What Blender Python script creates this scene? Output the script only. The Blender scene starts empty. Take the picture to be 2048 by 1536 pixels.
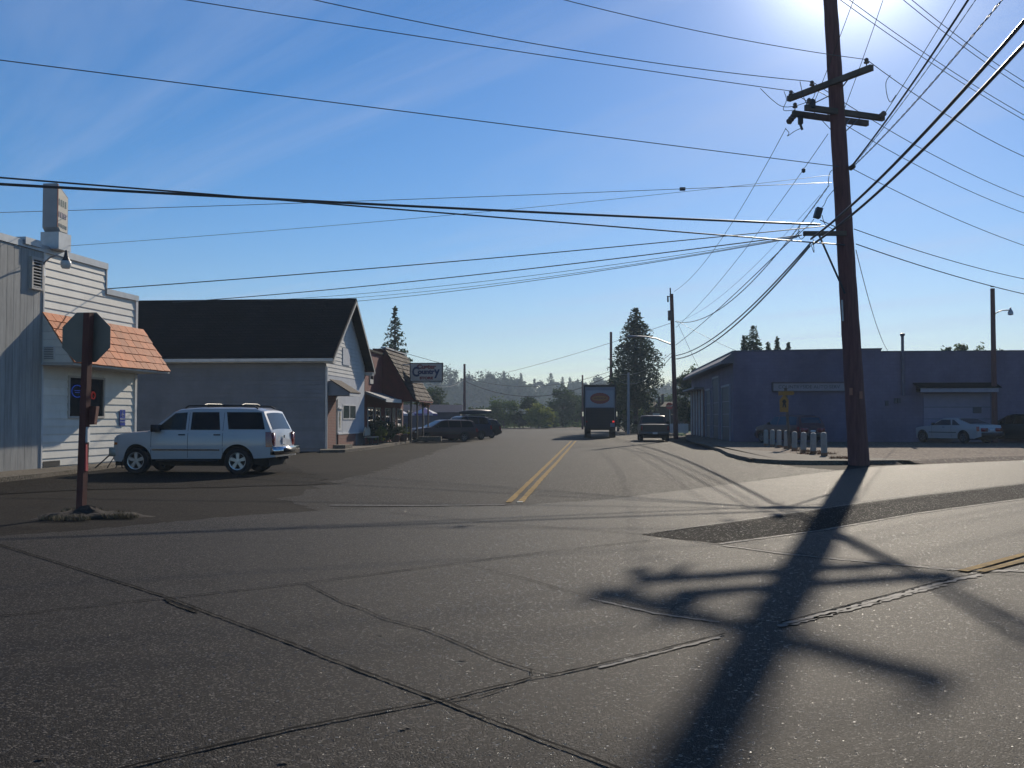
import bpy, bmesh, math, random
from mathutils import Vector, Matrix
random.seed(7)
R = math.radians
scene = bpy.context.scene
# ---------------------------------------------------------------- camera
F = 1990.0; PX0 = 1024.0; PY0 = 768.0; CAMZ = 1.6
PITCH = math.atan(67.0 / F)
cam_d = bpy.data.cameras.new("camera"); cam = bpy.data.objects.new("camera", cam_d)
scene.collection.objects.link(cam)
cam.location = (0, 0, CAMZ); cam.rotation_euler = (math.pi / 2 + PITCH, 0, 0)
cam_d.sensor_width = 36.0; cam_d.lens = 36.0 * F / 2048.0
cam_d.clip_start = 0.1; cam_d.clip_end = 5000
scene.camera = cam
# ---------------------------------------------------------------- sky and sun
SUN = Vector((0.350, 1.0, 0.50)).normalized()
ELEV = math.asin(SUN.z); AZ = math.atan2(SUN.x, SUN.y)
world = bpy.data.worlds.new("World"); scene.world = world; world.use_nodes = True
nt = world.node_tree; nt.nodes.clear()
wout = nt.nodes.new("ShaderNodeOutputWorld"); bg = nt.nodes.new("ShaderNodeBackground")
sky = nt.nodes.new("ShaderNodeTexSky"); sky.sky_type = 'NISHITA'; sky.sun_disc = False
sky.sun_elevation = ELEV; sky.sun_rotation = AZ
sky.air_density = 1.0; sky.dust_density = 0.15; sky.ozone_density = 3.5; sky.altitude = 50
bg.inputs[1].default_value = 0.090
# thin cirrus, laid out by sky direction
tc = nt.nodes.new("ShaderNodeTexCoord")
sep = nt.nodes.new("ShaderNodeSeparateXYZ"); nt.links.new(tc.outputs['Generated'], sep.inputs[0])
def wmath(op, a, b=None, clamp=False):
    n = nt.nodes.new("ShaderNodeMath"); n.operation = op; n.use_clamp = clamp
    for i, v in enumerate((a, b)):
        if v is None: continue
        if isinstance(v, (int, float)): n.inputs[i].default_value = v
        else: nt.links.new(v, n.inputs[i])
    return n.outputs[0]
zc = wmath('MAXIMUM', sep.outputs[2], 0.03)
u = wmath('DIVIDE', sep.outputs[0], zc); v = wmath('DIVIDE', sep.outputs[1], zc)
comb = nt.nodes.new("ShaderNodeCombineXYZ"); nt.links.new(u, comb.inputs[0]); nt.links.new(v, comb.inputs[1])
mp = nt.nodes.new("ShaderNodeMapping"); mp.vector_type = 'TEXTURE'; mp.inputs['Rotation'].default_value = (0, 0, R(128)); mp.inputs['Scale'].default_value = (7.0, 1.5, 1)
nt.links.new(comb.outputs[0], mp.inputs[0])
nz = nt.nodes.new("ShaderNodeTexNoise"); nz.inputs['Scale'].default_value = 1.1; nz.inputs['Detail'].default_value = 6; nz.inputs['Roughness'].default_value = 0.62; nz.inputs['Distortion'].default_value = 0.5
nt.links.new(mp.outputs[0], nz.inputs['Vector'])
cr = nt.nodes.new("ShaderNodeValToRGB"); cr.color_ramp.elements[0].position = 0.50; cr.color_ramp.elements[1].position = 0.78
nt.links.new(nz.outputs[0], cr.inputs[0])
mixc = nt.nodes.new("ShaderNodeMix"); mixc.data_type = 'RGBA'; mixc.blend_type = 'MIX'
nt.links.new(wmath('MULTIPLY', cr.outputs[0], 0.42), mixc.inputs['Factor'])
nt.links.new(sky.outputs[0], mixc.inputs['A']); mixc.inputs['B'].default_value = (7.0, 7.6, 8.6, 1)
hs = nt.nodes.new('ShaderNodeHueSaturation'); hs.inputs['Saturation'].default_value = 1.35; nt.links.new(mixc.outputs['Result'], hs.inputs['Color']); tn = nt.nodes.new('ShaderNodeMix'); tn.data_type = 'RGBA'; tn.blend_type = 'MULTIPLY'; tn.inputs['Factor'].default_value = 1; tn.inputs['B'].default_value = (1.0, 1.01, 1.13, 1); nt.links.new(hs.outputs[0], tn.inputs['A']); 
# bright aureole of the low sun, part of the sky itself
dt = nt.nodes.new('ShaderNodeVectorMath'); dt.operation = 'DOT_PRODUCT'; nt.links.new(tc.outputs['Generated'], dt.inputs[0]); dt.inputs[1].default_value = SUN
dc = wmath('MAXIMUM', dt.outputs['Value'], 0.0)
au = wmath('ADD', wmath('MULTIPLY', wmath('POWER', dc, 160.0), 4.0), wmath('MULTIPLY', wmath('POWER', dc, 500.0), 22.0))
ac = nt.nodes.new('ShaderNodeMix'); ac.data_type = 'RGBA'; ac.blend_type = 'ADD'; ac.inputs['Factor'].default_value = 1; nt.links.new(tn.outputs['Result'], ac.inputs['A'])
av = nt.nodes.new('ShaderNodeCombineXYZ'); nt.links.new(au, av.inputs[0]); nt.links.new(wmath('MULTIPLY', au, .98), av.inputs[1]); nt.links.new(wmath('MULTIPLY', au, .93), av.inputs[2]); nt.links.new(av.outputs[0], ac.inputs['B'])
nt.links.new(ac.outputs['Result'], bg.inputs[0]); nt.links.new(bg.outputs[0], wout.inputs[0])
sun_d = bpy.data.lights.new("sun", 'SUN'); sun_d.energy = 5.0; sun_d.angle = R(0.55); sun_d.color = (1.0, 0.89, 0.73)
sun = bpy.data.objects.new("sun", sun_d); scene.collection.objects.link(sun)
sun.rotation_euler = (-SUN).to_track_quat('-Z', 'Y').to_euler(); sun.location = (20, 30, 40)
scene.view_settings.view_transform = 'Standard'; scene.view_settings.look = 'None'
scene.view_settings.exposure = -0.03; scene.view_settings.gamma = 1.0; scene.view_settings.use_curve_mapping = False
scene.cycles.volume_bounces = 0; scene.cycles.max_bounces = 6; scene.cycles.transparent_max_bounces = 12
scene.cycles.volume_step_rate = 1.0

# ---------------------------------------------------------------- point helpers
cP, sP = math.cos(PITCH), math.sin(PITCH)
def ray(px, py):
    a = (px - PX0) / F; b = -(py - PY0) / F
    return Vector((a, cP - b * sP, sP + b * cP))
def P(px, py, Y):
    d = ray(px, py); return Vector((0, 0, CAMZ)) + d * (Y / d.y)
def G(px, py, z=0.0):
    d = ray(px, py); return Vector((0, 0, CAMZ)) + d * ((z - CAMZ) / d.z)

# ---------------------------------------------------------------- materials
MATS = {}
def newmat(name):
    m = bpy.data.materials.new(name); m.use_nodes = True
    n = m.node_tree.nodes; b = n["Principled BSDF"]
    return m, m.node_tree, b
def setspec(b, s): b.inputs['Specular IOR Level'].default_value = s
def M(name, col, rough=0.7, var=0.15, scale=3.0, bump=0.0, bscale=None, metal=0.0, spec=0.4, stretch=None, coat=0.0, island=0.0):
    if name in MATS: return MATS[name]
    m, t, b = newmat(name); N = t.nodes; L = t.links
    b.inputs['Roughness'].default_value = rough; b.inputs['Metallic'].default_value = metal; setspec(b, spec)
    if coat: b.inputs['Coat Weight'].default_value = coat; b.inputs['Coat Roughness'].default_value = 0.06
    tc = N.new("ShaderNodeTexCoord"); mp = N.new("ShaderNodeMapping"); L.new(tc.outputs['Object'], mp.inputs[0])
    if stretch: mp.inputs['Scale'].default_value = stretch
    nz = N.new("ShaderNodeTexNoise"); nz.inputs['Scale'].default_value = scale; nz.inputs['Detail'].default_value = 6; nz.inputs['Roughness'].default_value = 0.65
    L.new(mp.outputs[0], nz.inputs['Vector'])
    rp = N.new("ShaderNodeValToRGB"); rp.color_ramp.elements[0].position = 0.3; rp.color_ramp.elements[1].position = 0.7
    rp.color_ramp.elements[0].color = tuple(max(0, c * (1 - var)) for c in col) + (1,)
    rp.color_ramp.elements[1].color = tuple(min(1, c * (1 + var)) for c in col) + (1,)
    L.new(nz.outputs[0], rp.inputs[0]); L.new(rp.outputs[0], b.inputs['Base Color'])
    if island:     # every board or shingle weathered a little differently
        ge = N.new("ShaderNodeNewGeometry"); mr = N.new("ShaderNodeMapRange"); mr.inputs['To Min'].default_value = 1 - island; mr.inputs['To Max'].default_value = 1.0; L.new(ge.outputs['Random Per Island'], mr.inputs['Value'])
        ix = N.new("ShaderNodeMix"); ix.data_type = 'RGBA'; ix.blend_type = 'MULTIPLY'; ix.inputs['Factor'].default_value = 1; L.new(rp.outputs[0], ix.inputs['A']); cc = N.new("ShaderNodeCombineColor")
        for i_ in range(3): L.new(mr.outputs[0], cc.inputs[i_])
        L.new(cc.outputs[0], ix.inputs['B']); L.new(ix.outputs['Result'], b.inputs['Base Color'])
    if bump:
        n2 = N.new("ShaderNodeTexNoise"); n2.inputs['Scale'].default_value = bscale or scale * 8; n2.inputs['Detail'].default_value = 4
        L.new(mp.outputs[0], n2.inputs['Vector'])
        bp = N.new("ShaderNodeBump"); bp.inputs['Strength'].default_value = bump; bp.inputs['Distance'].default_value = 0.02
        L.new(n2.outputs[0], bp.inputs['Height']); L.new(bp.outputs[0], b.inputs['Normal'])
    MATS[name] = m; return m
def glassmat(name, col=(0.01, 0.012, 0.014), rough=0.04, spec=0.45):
    if name in MATS: return MATS[name]
    m, t, b = newmat(name); b.inputs['Base Color'].default_value = col + (1,); b.inputs['Roughness'].default_value = rough; setspec(b, spec)
    MATS[name] = m; return m
def emitmat(name, col, s):
    m, t, b = newmat(name); b.inputs['Base Color'].default_value = (0, 0, 0, 1)
    b.inputs['Emission Color'].default_value = col + (1,); b.inputs['Emission Strength'].default_value = s
    MATS[name] = m; return m
def paving(name, c1, c2, peb, rough, bump, stain=0.35, pebscale=38.0, glint=0.0, spec=.25):
    """aggregate surface: big stains, mid mottling, single stones, stone-sized relief"""
    m, t, b = newmat(name); N = t.nodes; L = t.links; setspec(b, spec); b.inputs['Specular Tint'].default_value = (1, .91, .80, 1)
    tc = N.new("ShaderNodeTexCoord")
    def noise(sc, det=5, rg=.6):
        n = N.new("ShaderNodeTexNoise"); n.inputs['Scale'].default_value = sc; n.inputs['Detail'].default_value = det; n.inputs['Roughness'].default_value = rg
        L.new(tc.outputs['Object'], n.inputs['Vector']); return n
    def mix(bt, f, a, bb):
        x = N.new("ShaderNodeMix"); x.data_type = 'RGBA'; x.blend_type = bt
        for s, v in (('Factor', f), ('A', a), ('B', bb)):
            if isinstance(v, (int, float)): x.inputs[s].default_value = v
            elif isinstance(v, tuple): x.inputs[s].default_value = v + (1,)
            else: L.new(v, x.inputs[s])
        return x.outputs['Result']
    def ramp(src, a, bb, ca=(0, 0, 0), cb=(1, 1, 1)):
        r = N.new("ShaderNodeValToRGB"); r.color_ramp.elements[0].position = a; r.color_ramp.elements[1].position = bb
        r.color_ramp.elements[0].color = ca + (1,); r.color_ramp.elements[1].color = cb + (1,); L.new(src, r.inputs[0]); return r.outputs[0]
    mid = noise(1.7, 8, .7); big = noise(0.16, 4, .55)
    base = mix('MIX', ramp(mid.outputs[0], .32, .68), c1, c2)
    base = mix('MULTIPLY', stain, base, ramp(big.outputs[0], .28, .68, (.38, .37, .36), (1.0, 1.0, 1.0)))
    bl_ = noise(.55, 6, .72); base = mix('MULTIPLY', .55, base, ramp(bl_.outputs[0], .30, .66, (.45, .44, .43), (1.0, 1.0, 1.0)))
    vo = N.new("ShaderNodeTexVoronoi"); vo.inputs['Scale'].default_value = pebscale; L.new(tc.outputs['Object'], vo.inputs['Vector'])
    sp = N.new("ShaderNodeSeparateColor"); L.new(vo.outputs['Color'], sp.inputs[0])
    base = mix('MIX', ramp(sp.outputs[0], .84, .86), base, peb)
    base = mix('MULTIPLY', ramp(sp.outputs[1], .7, .8), base, (.45, .45, .45))
    L.new(base, b.inputs['Base Color'])
    vo2 = N.new("ShaderNodeTexVoronoi"); vo2.inputs['Scale'].default_value = pebscale; L.new(tc.outputs['Object'], vo2.inputs['Vector'])
    fine = noise(pebscale * 2.2, 2, .5)
    hh = N.new("ShaderNodeMath"); hh.operation = 'MULTIPLY_ADD'; L.new(vo2.outputs['Distance'], hh.inputs[0]); hh.inputs[1].default_value = -1.2; L.new(fine.outputs[0], hh.inputs[2])
    bp = N.new("ShaderNodeBump"); bp.inputs['Strength'].default_value = bump; bp.inputs['Distance'].default_value = 0.0055
    L.new(hh.outputs[0], bp.inputs['Height']); L.new(bp.outputs[0], b.inputs['Normal'])
    if glint:      # a few flat shiny stones, each tilted its own way
        ge = N.new("ShaderNodeNewGeometry")
        def vm(op, x, y):
            n = N.new("ShaderNodeVectorMath"); n.operation = op
            for i_, v_ in enumerate((x, y)):
                if isinstance(v_, tuple): n.inputs[i_].default_value = v_
                elif v_ is not None: L.new(v_, n.inputs[i_])
            return n.outputs[0]
        vg = N.new("ShaderNodeTexVoronoi"); vg.inputs['Scale'].default_value = 52; L.new(tc.outputs['Object'], vg.inputs['Vector']); sg = N.new("ShaderNodeSeparateColor"); L.new(vg.outputs['Color'], sg.inputs[0]); glsrc = sg.outputs[2]
        wn = N.new("ShaderNodeTexWhiteNoise"); L.new(vg.outputs['Position'], wn.inputs['Vector'])
        d = vm('SUBTRACT', wn.outputs['Color'], (.5, .5, .5)); d = vm('MULTIPLY', d, (.36, .36, .0))
        k = N.new("ShaderNodeMapRange"); k.inputs['From Min'].default_value = .945; k.inputs['From Max'].default_value = .95; L.new(glsrc, k.inputs['Value'])
        d = vm('MULTIPLY', d, k.outputs[0]); L.new(vm('NORMALIZE', vm('ADD', ge.outputs['Normal'], d), None), bp.inputs['Normal'])
    rr = N.new("ShaderNodeMapRange"); rr.inputs['From Min'].default_value = .945 ; rr.inputs['From Max'].default_value = .95
    rr.inputs['To Min'].default_value = rough; rr.inputs['To Max'].default_value = max(.1, rough - glint); L.new(glsrc if glint else sp.outputs[2], rr.inputs['Value'])
    L.new(rr.outputs[0], b.inputs['Roughness'])
    MATS[name] = m; return m

# ---------------------------------------------------------------- mesh helpers
COL = scene.collection
class MB:
    def __init__(s): s.v = []; s.f = []; s.mi = []
    def add(s, vs, fs, mi=0):
        o = len(s.v); s.v += [tuple(p) for p in vs]
        for f in fs: s.f.append([i + o for i in f]); s.mi.append(mi)
    def hexa(s, p, mi=0):      # 8 points: bottom 4 ccw, top 4 ccw
        s.add(p, [(3, 2, 1, 0), (4, 5, 6, 7), (0, 1, 5, 4), (1, 2, 6, 5), (2, 3, 7, 6), (3, 0, 4, 7)], mi)
    def box(s, x0, x1, y0, y1, z0, z1, mi=0):
        s.hexa([(x0, y0, z0), (x1, y0, z0), (x1, y1, z0), (x0, y1, z0), (x0, y0, z1), (x1, y0, z1), (x1, y1, z1), (x0, y1, z1)], mi)
    def bar(s, a, b, w, h, mi=0, up=Vector((0, 0, 1))):
        a = Vector(a); b = Vector(b); d = (b - a).normalized()
        r = d.cross(up)
        if r.length < 1e-4: r = d.cross(Vector((0, 1, 0)))
        r.normalize(); u = r.cross(d); r *= w / 2; u *= h / 2
        s.hexa([a - r - u, a + r - u, b + r - u, b - r - u, a - r + u, a + r + u, b + r + u, b - r + u], mi)
    def tube(s, pts, rad, n=6, mi=0, cap=True):
        pts = [Vector(p) for p in pts]; k = len(pts)
        rads = rad if isinstance(rad, (list, tuple)) else [rad] * k
        o = len(s.v); pr = None
        for i, p in enumerate(pts):
            d = (pts[min(i + 1, k - 1)] - pts[max(i - 1, 0)]).normalized()
            if pr is None:
                r = d.cross(Vector((0, 0, 1)))
                if r.length < 1e-3: r = d.cross(Vector((1, 0, 0)))
            else: r = pr - d * pr.dot(d)
            r.normalize(); pr = r; u = d.cross(r)
            for j in range(n):
                a = 2 * math.pi * j / n
                s.v.append(tuple(p + (r * math.cos(a) + u * math.sin(a)) * rads[i]))
        for i in range(k - 1):
            for j in range(n):
                j2 = (j + 1) % n
                s.f.append([o + i * n + j, o + i * n + j2, o + (i + 1) * n + j2, o + (i + 1) * n + j]); s.mi.append(mi)
        if cap:
            s.f.append([o + j for j in range(n)][::-1]); s.mi.append(mi)
            s.f.append([o + (k - 1) * n + j for j in range(n)]); s.mi.append(mi)
    def lathe(s, prof, c, axis='z', n=24, mi=0):
        o = len(s.v); k = len(prof); c = Vector(c)
        for (r, h) in prof:
            for j in range(n):
                a = 2 * math.pi * j / n; x, y = r * math.cos(a), r * math.sin(a)
                q = {'z': (x, y, h), 'y': (x, h, y), 'x': (h, x, y)}[axis]
                s.v.append(tuple(c + Vector(q)))
        for i in range(k - 1):
            for j in range(n):
                j2 = (j + 1) % n
                s.f.append([o + i * n + j, o + i * n + j2, o + (i + 1) * n + j2, o + (i + 1) * n + j]); s.mi.append(mi)
    def prism(s, poly, vec, mi=0):      # polygon (3d points) swept by vec
        poly = [Vector(p) for p in poly]; n = len(poly); vec = Vector(vec)
        s.add(poly + [p + vec for p in poly], [tuple(range(n))[::-1], tuple(range(n, 2 * n))] + [(i, (i + 1) % n, n + (i + 1) % n, n + i) for i in range(n)], mi)
    def build(s, name, mat, parent=None, smooth=None, M4=None):
        me = bpy.data.meshes.new(name)
        vs = s.v if M4 is None else [tuple(M4 @ Vector(p)) for p in s.v]
        me.from_pydata(vs, [], s.f); 
        for m in (mat if isinstance(mat, (list, tuple)) else [mat]): me.materials.append(m)
        if isinstance(mat, (list, tuple)): me.polygons.foreach_set("material_index", s.mi)
        me.update()
        if smooth is not None:
            me.shade_smooth(); me.set_sharp_from_angle(angle=R(smooth))
        o = bpy.data.objects.new(name, me); COL.objects.link(o)
        if parent is not None: o.parent = parent
        return o
def fixn(o):
    bm = bmesh.new(); bm.from_mesh(o.data); bmesh.ops.recalc_face_normals(bm, faces=bm.faces); bm.to_mesh(o.data); bm.free(); return o
def tag(o, label=None, cat=None, group=None, kind=None):
    if label: o['label'] = label
    if cat: o['category'] = cat
    if group: o['group'] = group
    if kind: o['kind'] = kind
    return o
def empty(name, loc=(0, 0, 0), rz=0.0, **k):
    o = bpy.data.objects.new(name, None); COL.objects.link(o); o.location = loc; o.rotation_euler = (0, 0, rz)
    o.empty_display_size = 0.2; tag(o, **k); return o
def kids(o): return [c for c in bpy.data.objects if c.parent == o]
def copy_tree(o, parent=None):
    c = o.copy(); COL.objects.link(c); c.parent = parent
    for ch in kids(o): copy_tree(ch, c)
    return c
def textmesh(name, txt, size, mat, parent, Mx, extrude=0.004, sx=1.0, bold=0.0, shear=0.0):
    cu = bpy.data.curves.new(name, 'FONT'); cu.body = txt; cu.size = size; cu.extrude = extrude; cu.align_x = 'CENTER'; cu.align_y = 'CENTER'; cu.offset = bold; cu.shear = shear
    cu.resolution_u = 3
    tmp = bpy.data.objects.new(name, cu); COL.objects.link(tmp)
    bpy.context.view_layer.update()
    me = bpy.data.meshes.new_from_object(tmp.evaluated_get(bpy.context.evaluated_depsgraph_get()))
    bpy.data.objects.remove(tmp); bpy.data.curves.remove(cu)
    me.name = name; me.transform(Mx @ Matrix.Diagonal((sx, 1, 1, 1))); me.materials.clear(); me.materials.append(mat)
    o = bpy.data.objects.new(name, me); COL.objects.link(o); o.parent = parent; return o
class Frame:
    """t along the wall, o outward, z up"""
    def __init__(s, org, d, out=1):
        s.o = Vector((org[0], org[1], 0)); s.d = Vector((d[0], d[1], 0)).normalized(); s.n = Vector((s.d.y, -s.d.x, 0)) * out
    def p(s, t, o, z): return s.o + s.d * t + s.n * o + Vector((0, 0, z))
    def box(s, mb, t0, t1, o0, o1, z0, z1, mi=0):
        mb.hexa([s.p(t0, o0, z0), s.p(t1, o0, z0), s.p(t1, o1, z0), s.p(t0, o1, z0), s.p(t0, o0, z1), s.p(t1, o0, z1), s.p(t1, o1, z1), s.p(t0, o1, z1)], mi)
    def mat(s, t, o, z):     # text plane: x along t, y up, facing out
        x = s.d; 
        if x.cross(Vector((0, 0, 1))).dot(s.n) < 0: x = -x
        m = Matrix((x.to_4d(), Vector((0, 0, 1, 0)), s.n.to_4d(), (0, 0, 0, 1))).transposed()
        for i in range(3): m[3][i] = 0
        m.translation = s.p(t, o, z); return m
def sheet(name, pts, z, mat, **k):
    mb = MB(); mb.add([(p[0], p[1], z) for p in pts], [tuple(range(len(pts)))])
    o = mb.build(name, mat); fixn(o)
    if o.data.polygons[0].normal.z < 0: o.data.flip_normals()
    return tag(o, **k)
# ================================================================ GROUND
LZ = 0.15
m_lot = paving("lot_asphalt", (0.02, 0.0165, 0.0135), (0.03, 0.025, 0.0205), (0.05, 0.043, 0.035), 0.88, 0.6, 0.5, 60, 0, 0.06)
m_conc = paving("aggregate_concrete", (0.021, 0.0175, 0.0145), (0.033, 0.028, 0.0235), (0.12, 0.105, 0.088), 0.7, 0.8, 0.7, 95, 0.48, .105)
m_street = paving("street_asphalt", (0.021, 0.0175, 0.0145), (0.031, 0.026, 0.0215), (0.075, 0.065, 0.055), 0.8, 0.8, 0.6, 75, 0.4, .095)
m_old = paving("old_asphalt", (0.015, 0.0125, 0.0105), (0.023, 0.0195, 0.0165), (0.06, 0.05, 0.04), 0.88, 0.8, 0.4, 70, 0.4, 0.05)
m_patch = paving("patch_asphalt", (0.008, 0.0072, 0.0065), (0.013, 0.0115, 0.0105), (0.05, 0.044, 0.04), 0.9, 0.9, 0.2, 80, 0.6, 0.04)
m_gravel = paving("gravel", (0.1298, 0.0847, 0.0591), (0.1904, 0.1332, 0.0939), (0.2942, 0.234, 0.1739), 0.95, 1.0, .3, 14)
m_walk = paving("walk_concrete", (0.1298, 0.1119, 0.0861), (0.1688, 0.1452, 0.1148), (0.2076, 0.1815, 0.1461), 0.9, .5, .3, 45)
m_grass = M("dry_grass", (.10, .13, .035), .95, .5, 0.8, .6, 9)
m_joint = M("joint_tar", (.006, .0055, .005), .9, .3, 6, spec=.05)
m_jlite = M("worn_joint_edge", (.15, .14, .125), .75, .4, 5, .3, 60, spec=.2)  # pale worn edges, with the sunlight they catch put into the colour
m_yel = M("yellow_paint", (.26, .155, .035), .85, .65, 9, .3, 70, spec=.1)
m_wht = M("white_paint", (.13, .125, .115), .8, .5, 9, .3, 70, spec=.1)
m_soil = M("soil", (.028, .019, .013), .95, .45, 3, .8, 20)
gnd = MB(); n = 24; S = 840.0
for j in range(n + 1):
    for i in range(n + 1): gnd.v.append((-S + 2 * S * i / n, -60 + (S + 60) * j / n, 0))
for j in range(n):
    for i in range(n): gnd.f.append([j * (n + 1) + i, j * (n + 1) + i + 1, (j + 1) * (n + 1) + i + 1, (j + 1) * (n + 1) + i]); gnd.mi.append(0)
tag(gnd.build("ground", m_lot), kind='structure')
# highway slabs (near), nearer than this far edge; widened outside the frame
fe = [(-60, 1076), (150, 1062), (290, 1050), (430, 1036), (655, 1020), (780, 1016), (1010, 1012), (1200, 1001), (1420, 974), (1560, 955), (1725, 936), (1880, 925), (2048, 917)]
fep = [G(x, y) for x, y in fe]
hd = Vector((1.22, 1, 0)).normalized()
far_r = fep[-1] + hd * 60
sheet("highway", [Vector((-14, -14, 0)), Vector((-22, 2, 0)), Vector((-20, 11.5, 0))] + [q_ + Vector((0, random.uniform(-.12, .12), 0)) for q_ in sum([[a_.lerp(b_, k_ / 9) for k_ in range(9)] for a_, b_ in zip(fep[:-1], fep[1:])], [])] + [fep[-1]] + [far_r, far_r + Vector((30, -24, 0)), Vector((30, -14, 0))], .008, m_conc, kind='structure')
# side street with its apron
se = [(640, 1022), (560, 1000), (650, 970), (760, 940), (840, 915), (880, 900), (990, 868), (1010, 859)]
sr = [(1235, 858), (1290, 866), (1345, 882), (1420, 899), (1480, 917), (1600, 935), (1725, 945), (1420, 1010), (1010, 1030)]
def jag(pts, amp=.22, step=.5, seed=1, closed=True):
    r_ = random.Random(seed); out = []
    for i in range(len(pts) - (0 if closed else 1)):
        a, b = pts[i], pts[(i + 1) % len(pts)]; k = max(1, min(60, int((b - a).length / step))); out.append(a)
        for q in range(1, k): out.append(a.lerp(b, q / k) + Vector((r_.uniform(-amp, amp), r_.uniform(-amp, amp), 0)))
    return out
sheet("street", jag([G(x, y) for x, y in se], closed=False) + [G(x, y) for x, y in sr], .004, m_street, kind='structure')
# far cross road at the end
sheet("cross_road", [G(1010, 859), G(1235, 858), G(1400, 855), G(1400, 849.5), G(860, 849.5), G(860, 856)], .0085, m_street, kind='structure')
# far verge
sheet("verge", [G(700, 851), G(1003, 857), G(1155, 851), G(1175, 847), G(1178, 845), G(700, 844)], .05, m_grass, kind='structure')
sheet("meadow", [Vector((-500, 235, 0)), Vector((700, 235, 0)), Vector((700, 790, 0)), Vector((-500, 790, 0))], .02, m_grass, kind='structure')
sheet("roadside_grass", [G(1352, 872), G(1400, 870), G(1420, 862), G(1352, 857)], .02, M("green_grass", (.12, .2, .04), .95, .4, 1.5, .6, 9), kind='structure')
# dark repair strip in the highway
sheet("asphalt_patch", [G(x, y) for x, y in [(1283, 1071), (1500, 1042), (1700, 1012), (1870, 990), (2048, 969), (2200, 950), (2200, 978), (2048, 996), (1830, 1026), (1640, 1060), (1430, 1087), (1350, 1079)]], .012, m_patch, kind='structure')
# lot patches on the left
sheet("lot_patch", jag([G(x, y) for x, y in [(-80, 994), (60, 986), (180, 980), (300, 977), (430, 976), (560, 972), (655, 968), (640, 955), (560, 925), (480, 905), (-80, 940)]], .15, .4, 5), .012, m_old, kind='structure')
random.seed(3)
def strip(mb, pts, w, z, jit=.25, sub=.16):
    """irregular line through image points, laid on the ground"""
    g = [G(x, y) for x, y in pts]; out = []
    for a, b in zip(g[:-1], g[1:]):
        k = max(1, int((b - a).length / sub))
        for i in range(k): out.append(a.lerp(b, i / k))
    out.append(g[-1]); o = len(mb.v)
    for i, p in enumerate(out):
        d = (out[min(i + 1, len(out) - 1)] - out[max(0, i - 1)]).normalized(); nn = Vector((-d.y, d.x, 0))
        ww = w * (1 + random.uniform(-jit, jit)) / 2; c = p + nn * random.uniform(-jit, jit) * w * .5
        mb.v += [(c.x + nn.x * ww, c.y + nn.y * ww, z), (c.x - nn.x * ww, c.y - nn.y * ww, z)]
    for i in range(len(out) - 1): mb.f.append([o + 2 * i, o + 2 * i + 1, o + 2 * i + 3, o + 2 * i + 2]); mb.mi.append(0)
jm = MB()
for pts, w in [
    ([(-60, 1070), (0, 1092), (140, 1135), (330, 1196), (480, 1252), (560, 1282), (720, 1345), (880, 1405), (960, 1438), (1080, 1484), (1240, 1545)], .035),
    ([(-60, 1243), (0, 1236), (160, 1217), (340, 1199), (610, 1169), (900, 1131), (1100, 1105), (1300, 1083)], .03),
    ([(240, 1545), (340, 1520), (600, 1460), (880, 1406), (1060, 1362), (1120, 1352), (1290, 1312), (1450, 1272)], .035),
    ([(612, 1170), (690, 1210), (730, 1222), (765, 1240), (850, 1262), (890, 1278), (990, 1322), (1062, 1345)], .022),
    ([(1062, 1345), (1064, 1358), (1030, 1372)], .015), ([(900, 1405), (960, 1398), (1030, 1376)], .02),
    ([(1062, 1345), (1110, 1353), (1150, 1345)], .02),
    ([(930, 1132), (1060, 1162), (1150, 1190), (1230, 1205), (1310, 1226), (1370, 1234), (1445, 1244), (1530, 1248)], .018),
    ([(780, 1027), (1010, 1049), (1150, 1060), (1290, 1071), (1360, 1080), (1440, 1091), (1560, 1107), (1700, 1120), (1900, 1139), (2090, 1160)], .03),
    ([(-60, 1070), (0, 1067), (130, 1049), (290, 1047), (655, 1023), (780, 1019)], .02),
    ([(1560, 1250), (1610, 1237), (1700, 1213), (1800, 1187), (1900, 1160), (1960, 1150), (2070, 1122)], .03),
    ([(1283, 1071), (1500, 1042), (1700, 1012), (1870, 990), (2048, 969)], .03), ([(1430, 1087), (1640, 1060), (1830, 1026), (2048, 996)], .03),
    ([(700, 965), (655, 970), (620, 972)], .08), ([(330, 1200), (345, 1210), (395, 1228)], .05),
    ([(845, 1262), (880, 1254), (915, 1257), (950, 1249)], .010), 
    ([(960, 1438), (990, 1434), (1030, 1441), (1060, 1438)], .012), ([(1230, 1205), (1260, 1196), (1300, 1199)], .010), ([(140, 1135), (120, 1146), (80, 1150)], .012), 
    ([(1340, 1228), (1352, 1214), (1390, 1206)], .008),
    ([(1420, 974), (1560, 955), (1725, 936)], .02), ([(1010, 1012), (1200, 1001), (1420, 974)], .015)]:
    strip(jm, pts, w * .62, .020, .5, .06)
tag(jm.build("road_joints", m_joint), kind='structure')
jl = MB()
for pts, w in [
    ([(1445, 1093), (1560, 1109), (1700, 1123), (1900, 1142)], .06), ([(1570, 1252), (1700, 1218), (1800, 1192), (1900, 1165), (1962, 1152)], .07), ([(1560, 1257), (1690, 1225), (1800, 1196), (1890, 1172)], .05), ([(1640, 1228), (1760, 1198), (1900, 1160)], .03),
    ([(1440, 1090), (1640, 1063), (1830, 1029), (2048, 999)], .05), ([(1900, 1142), (2080, 1146)], .10), ([(1300, 1068), (1500, 1040), (1700, 1010), (1870, 988)], .03),
    ([(1200, 1340), (1290, 1317), (1440, 1278)], .03), ([(1180, 1200), (1310, 1230), (1440, 1248)], .03)]:
    strip(jl, pts, w, .016, .55, .05)
tag(jl.build("worn_lit_joint_edges", m_jlite), kind='structure')
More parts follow.
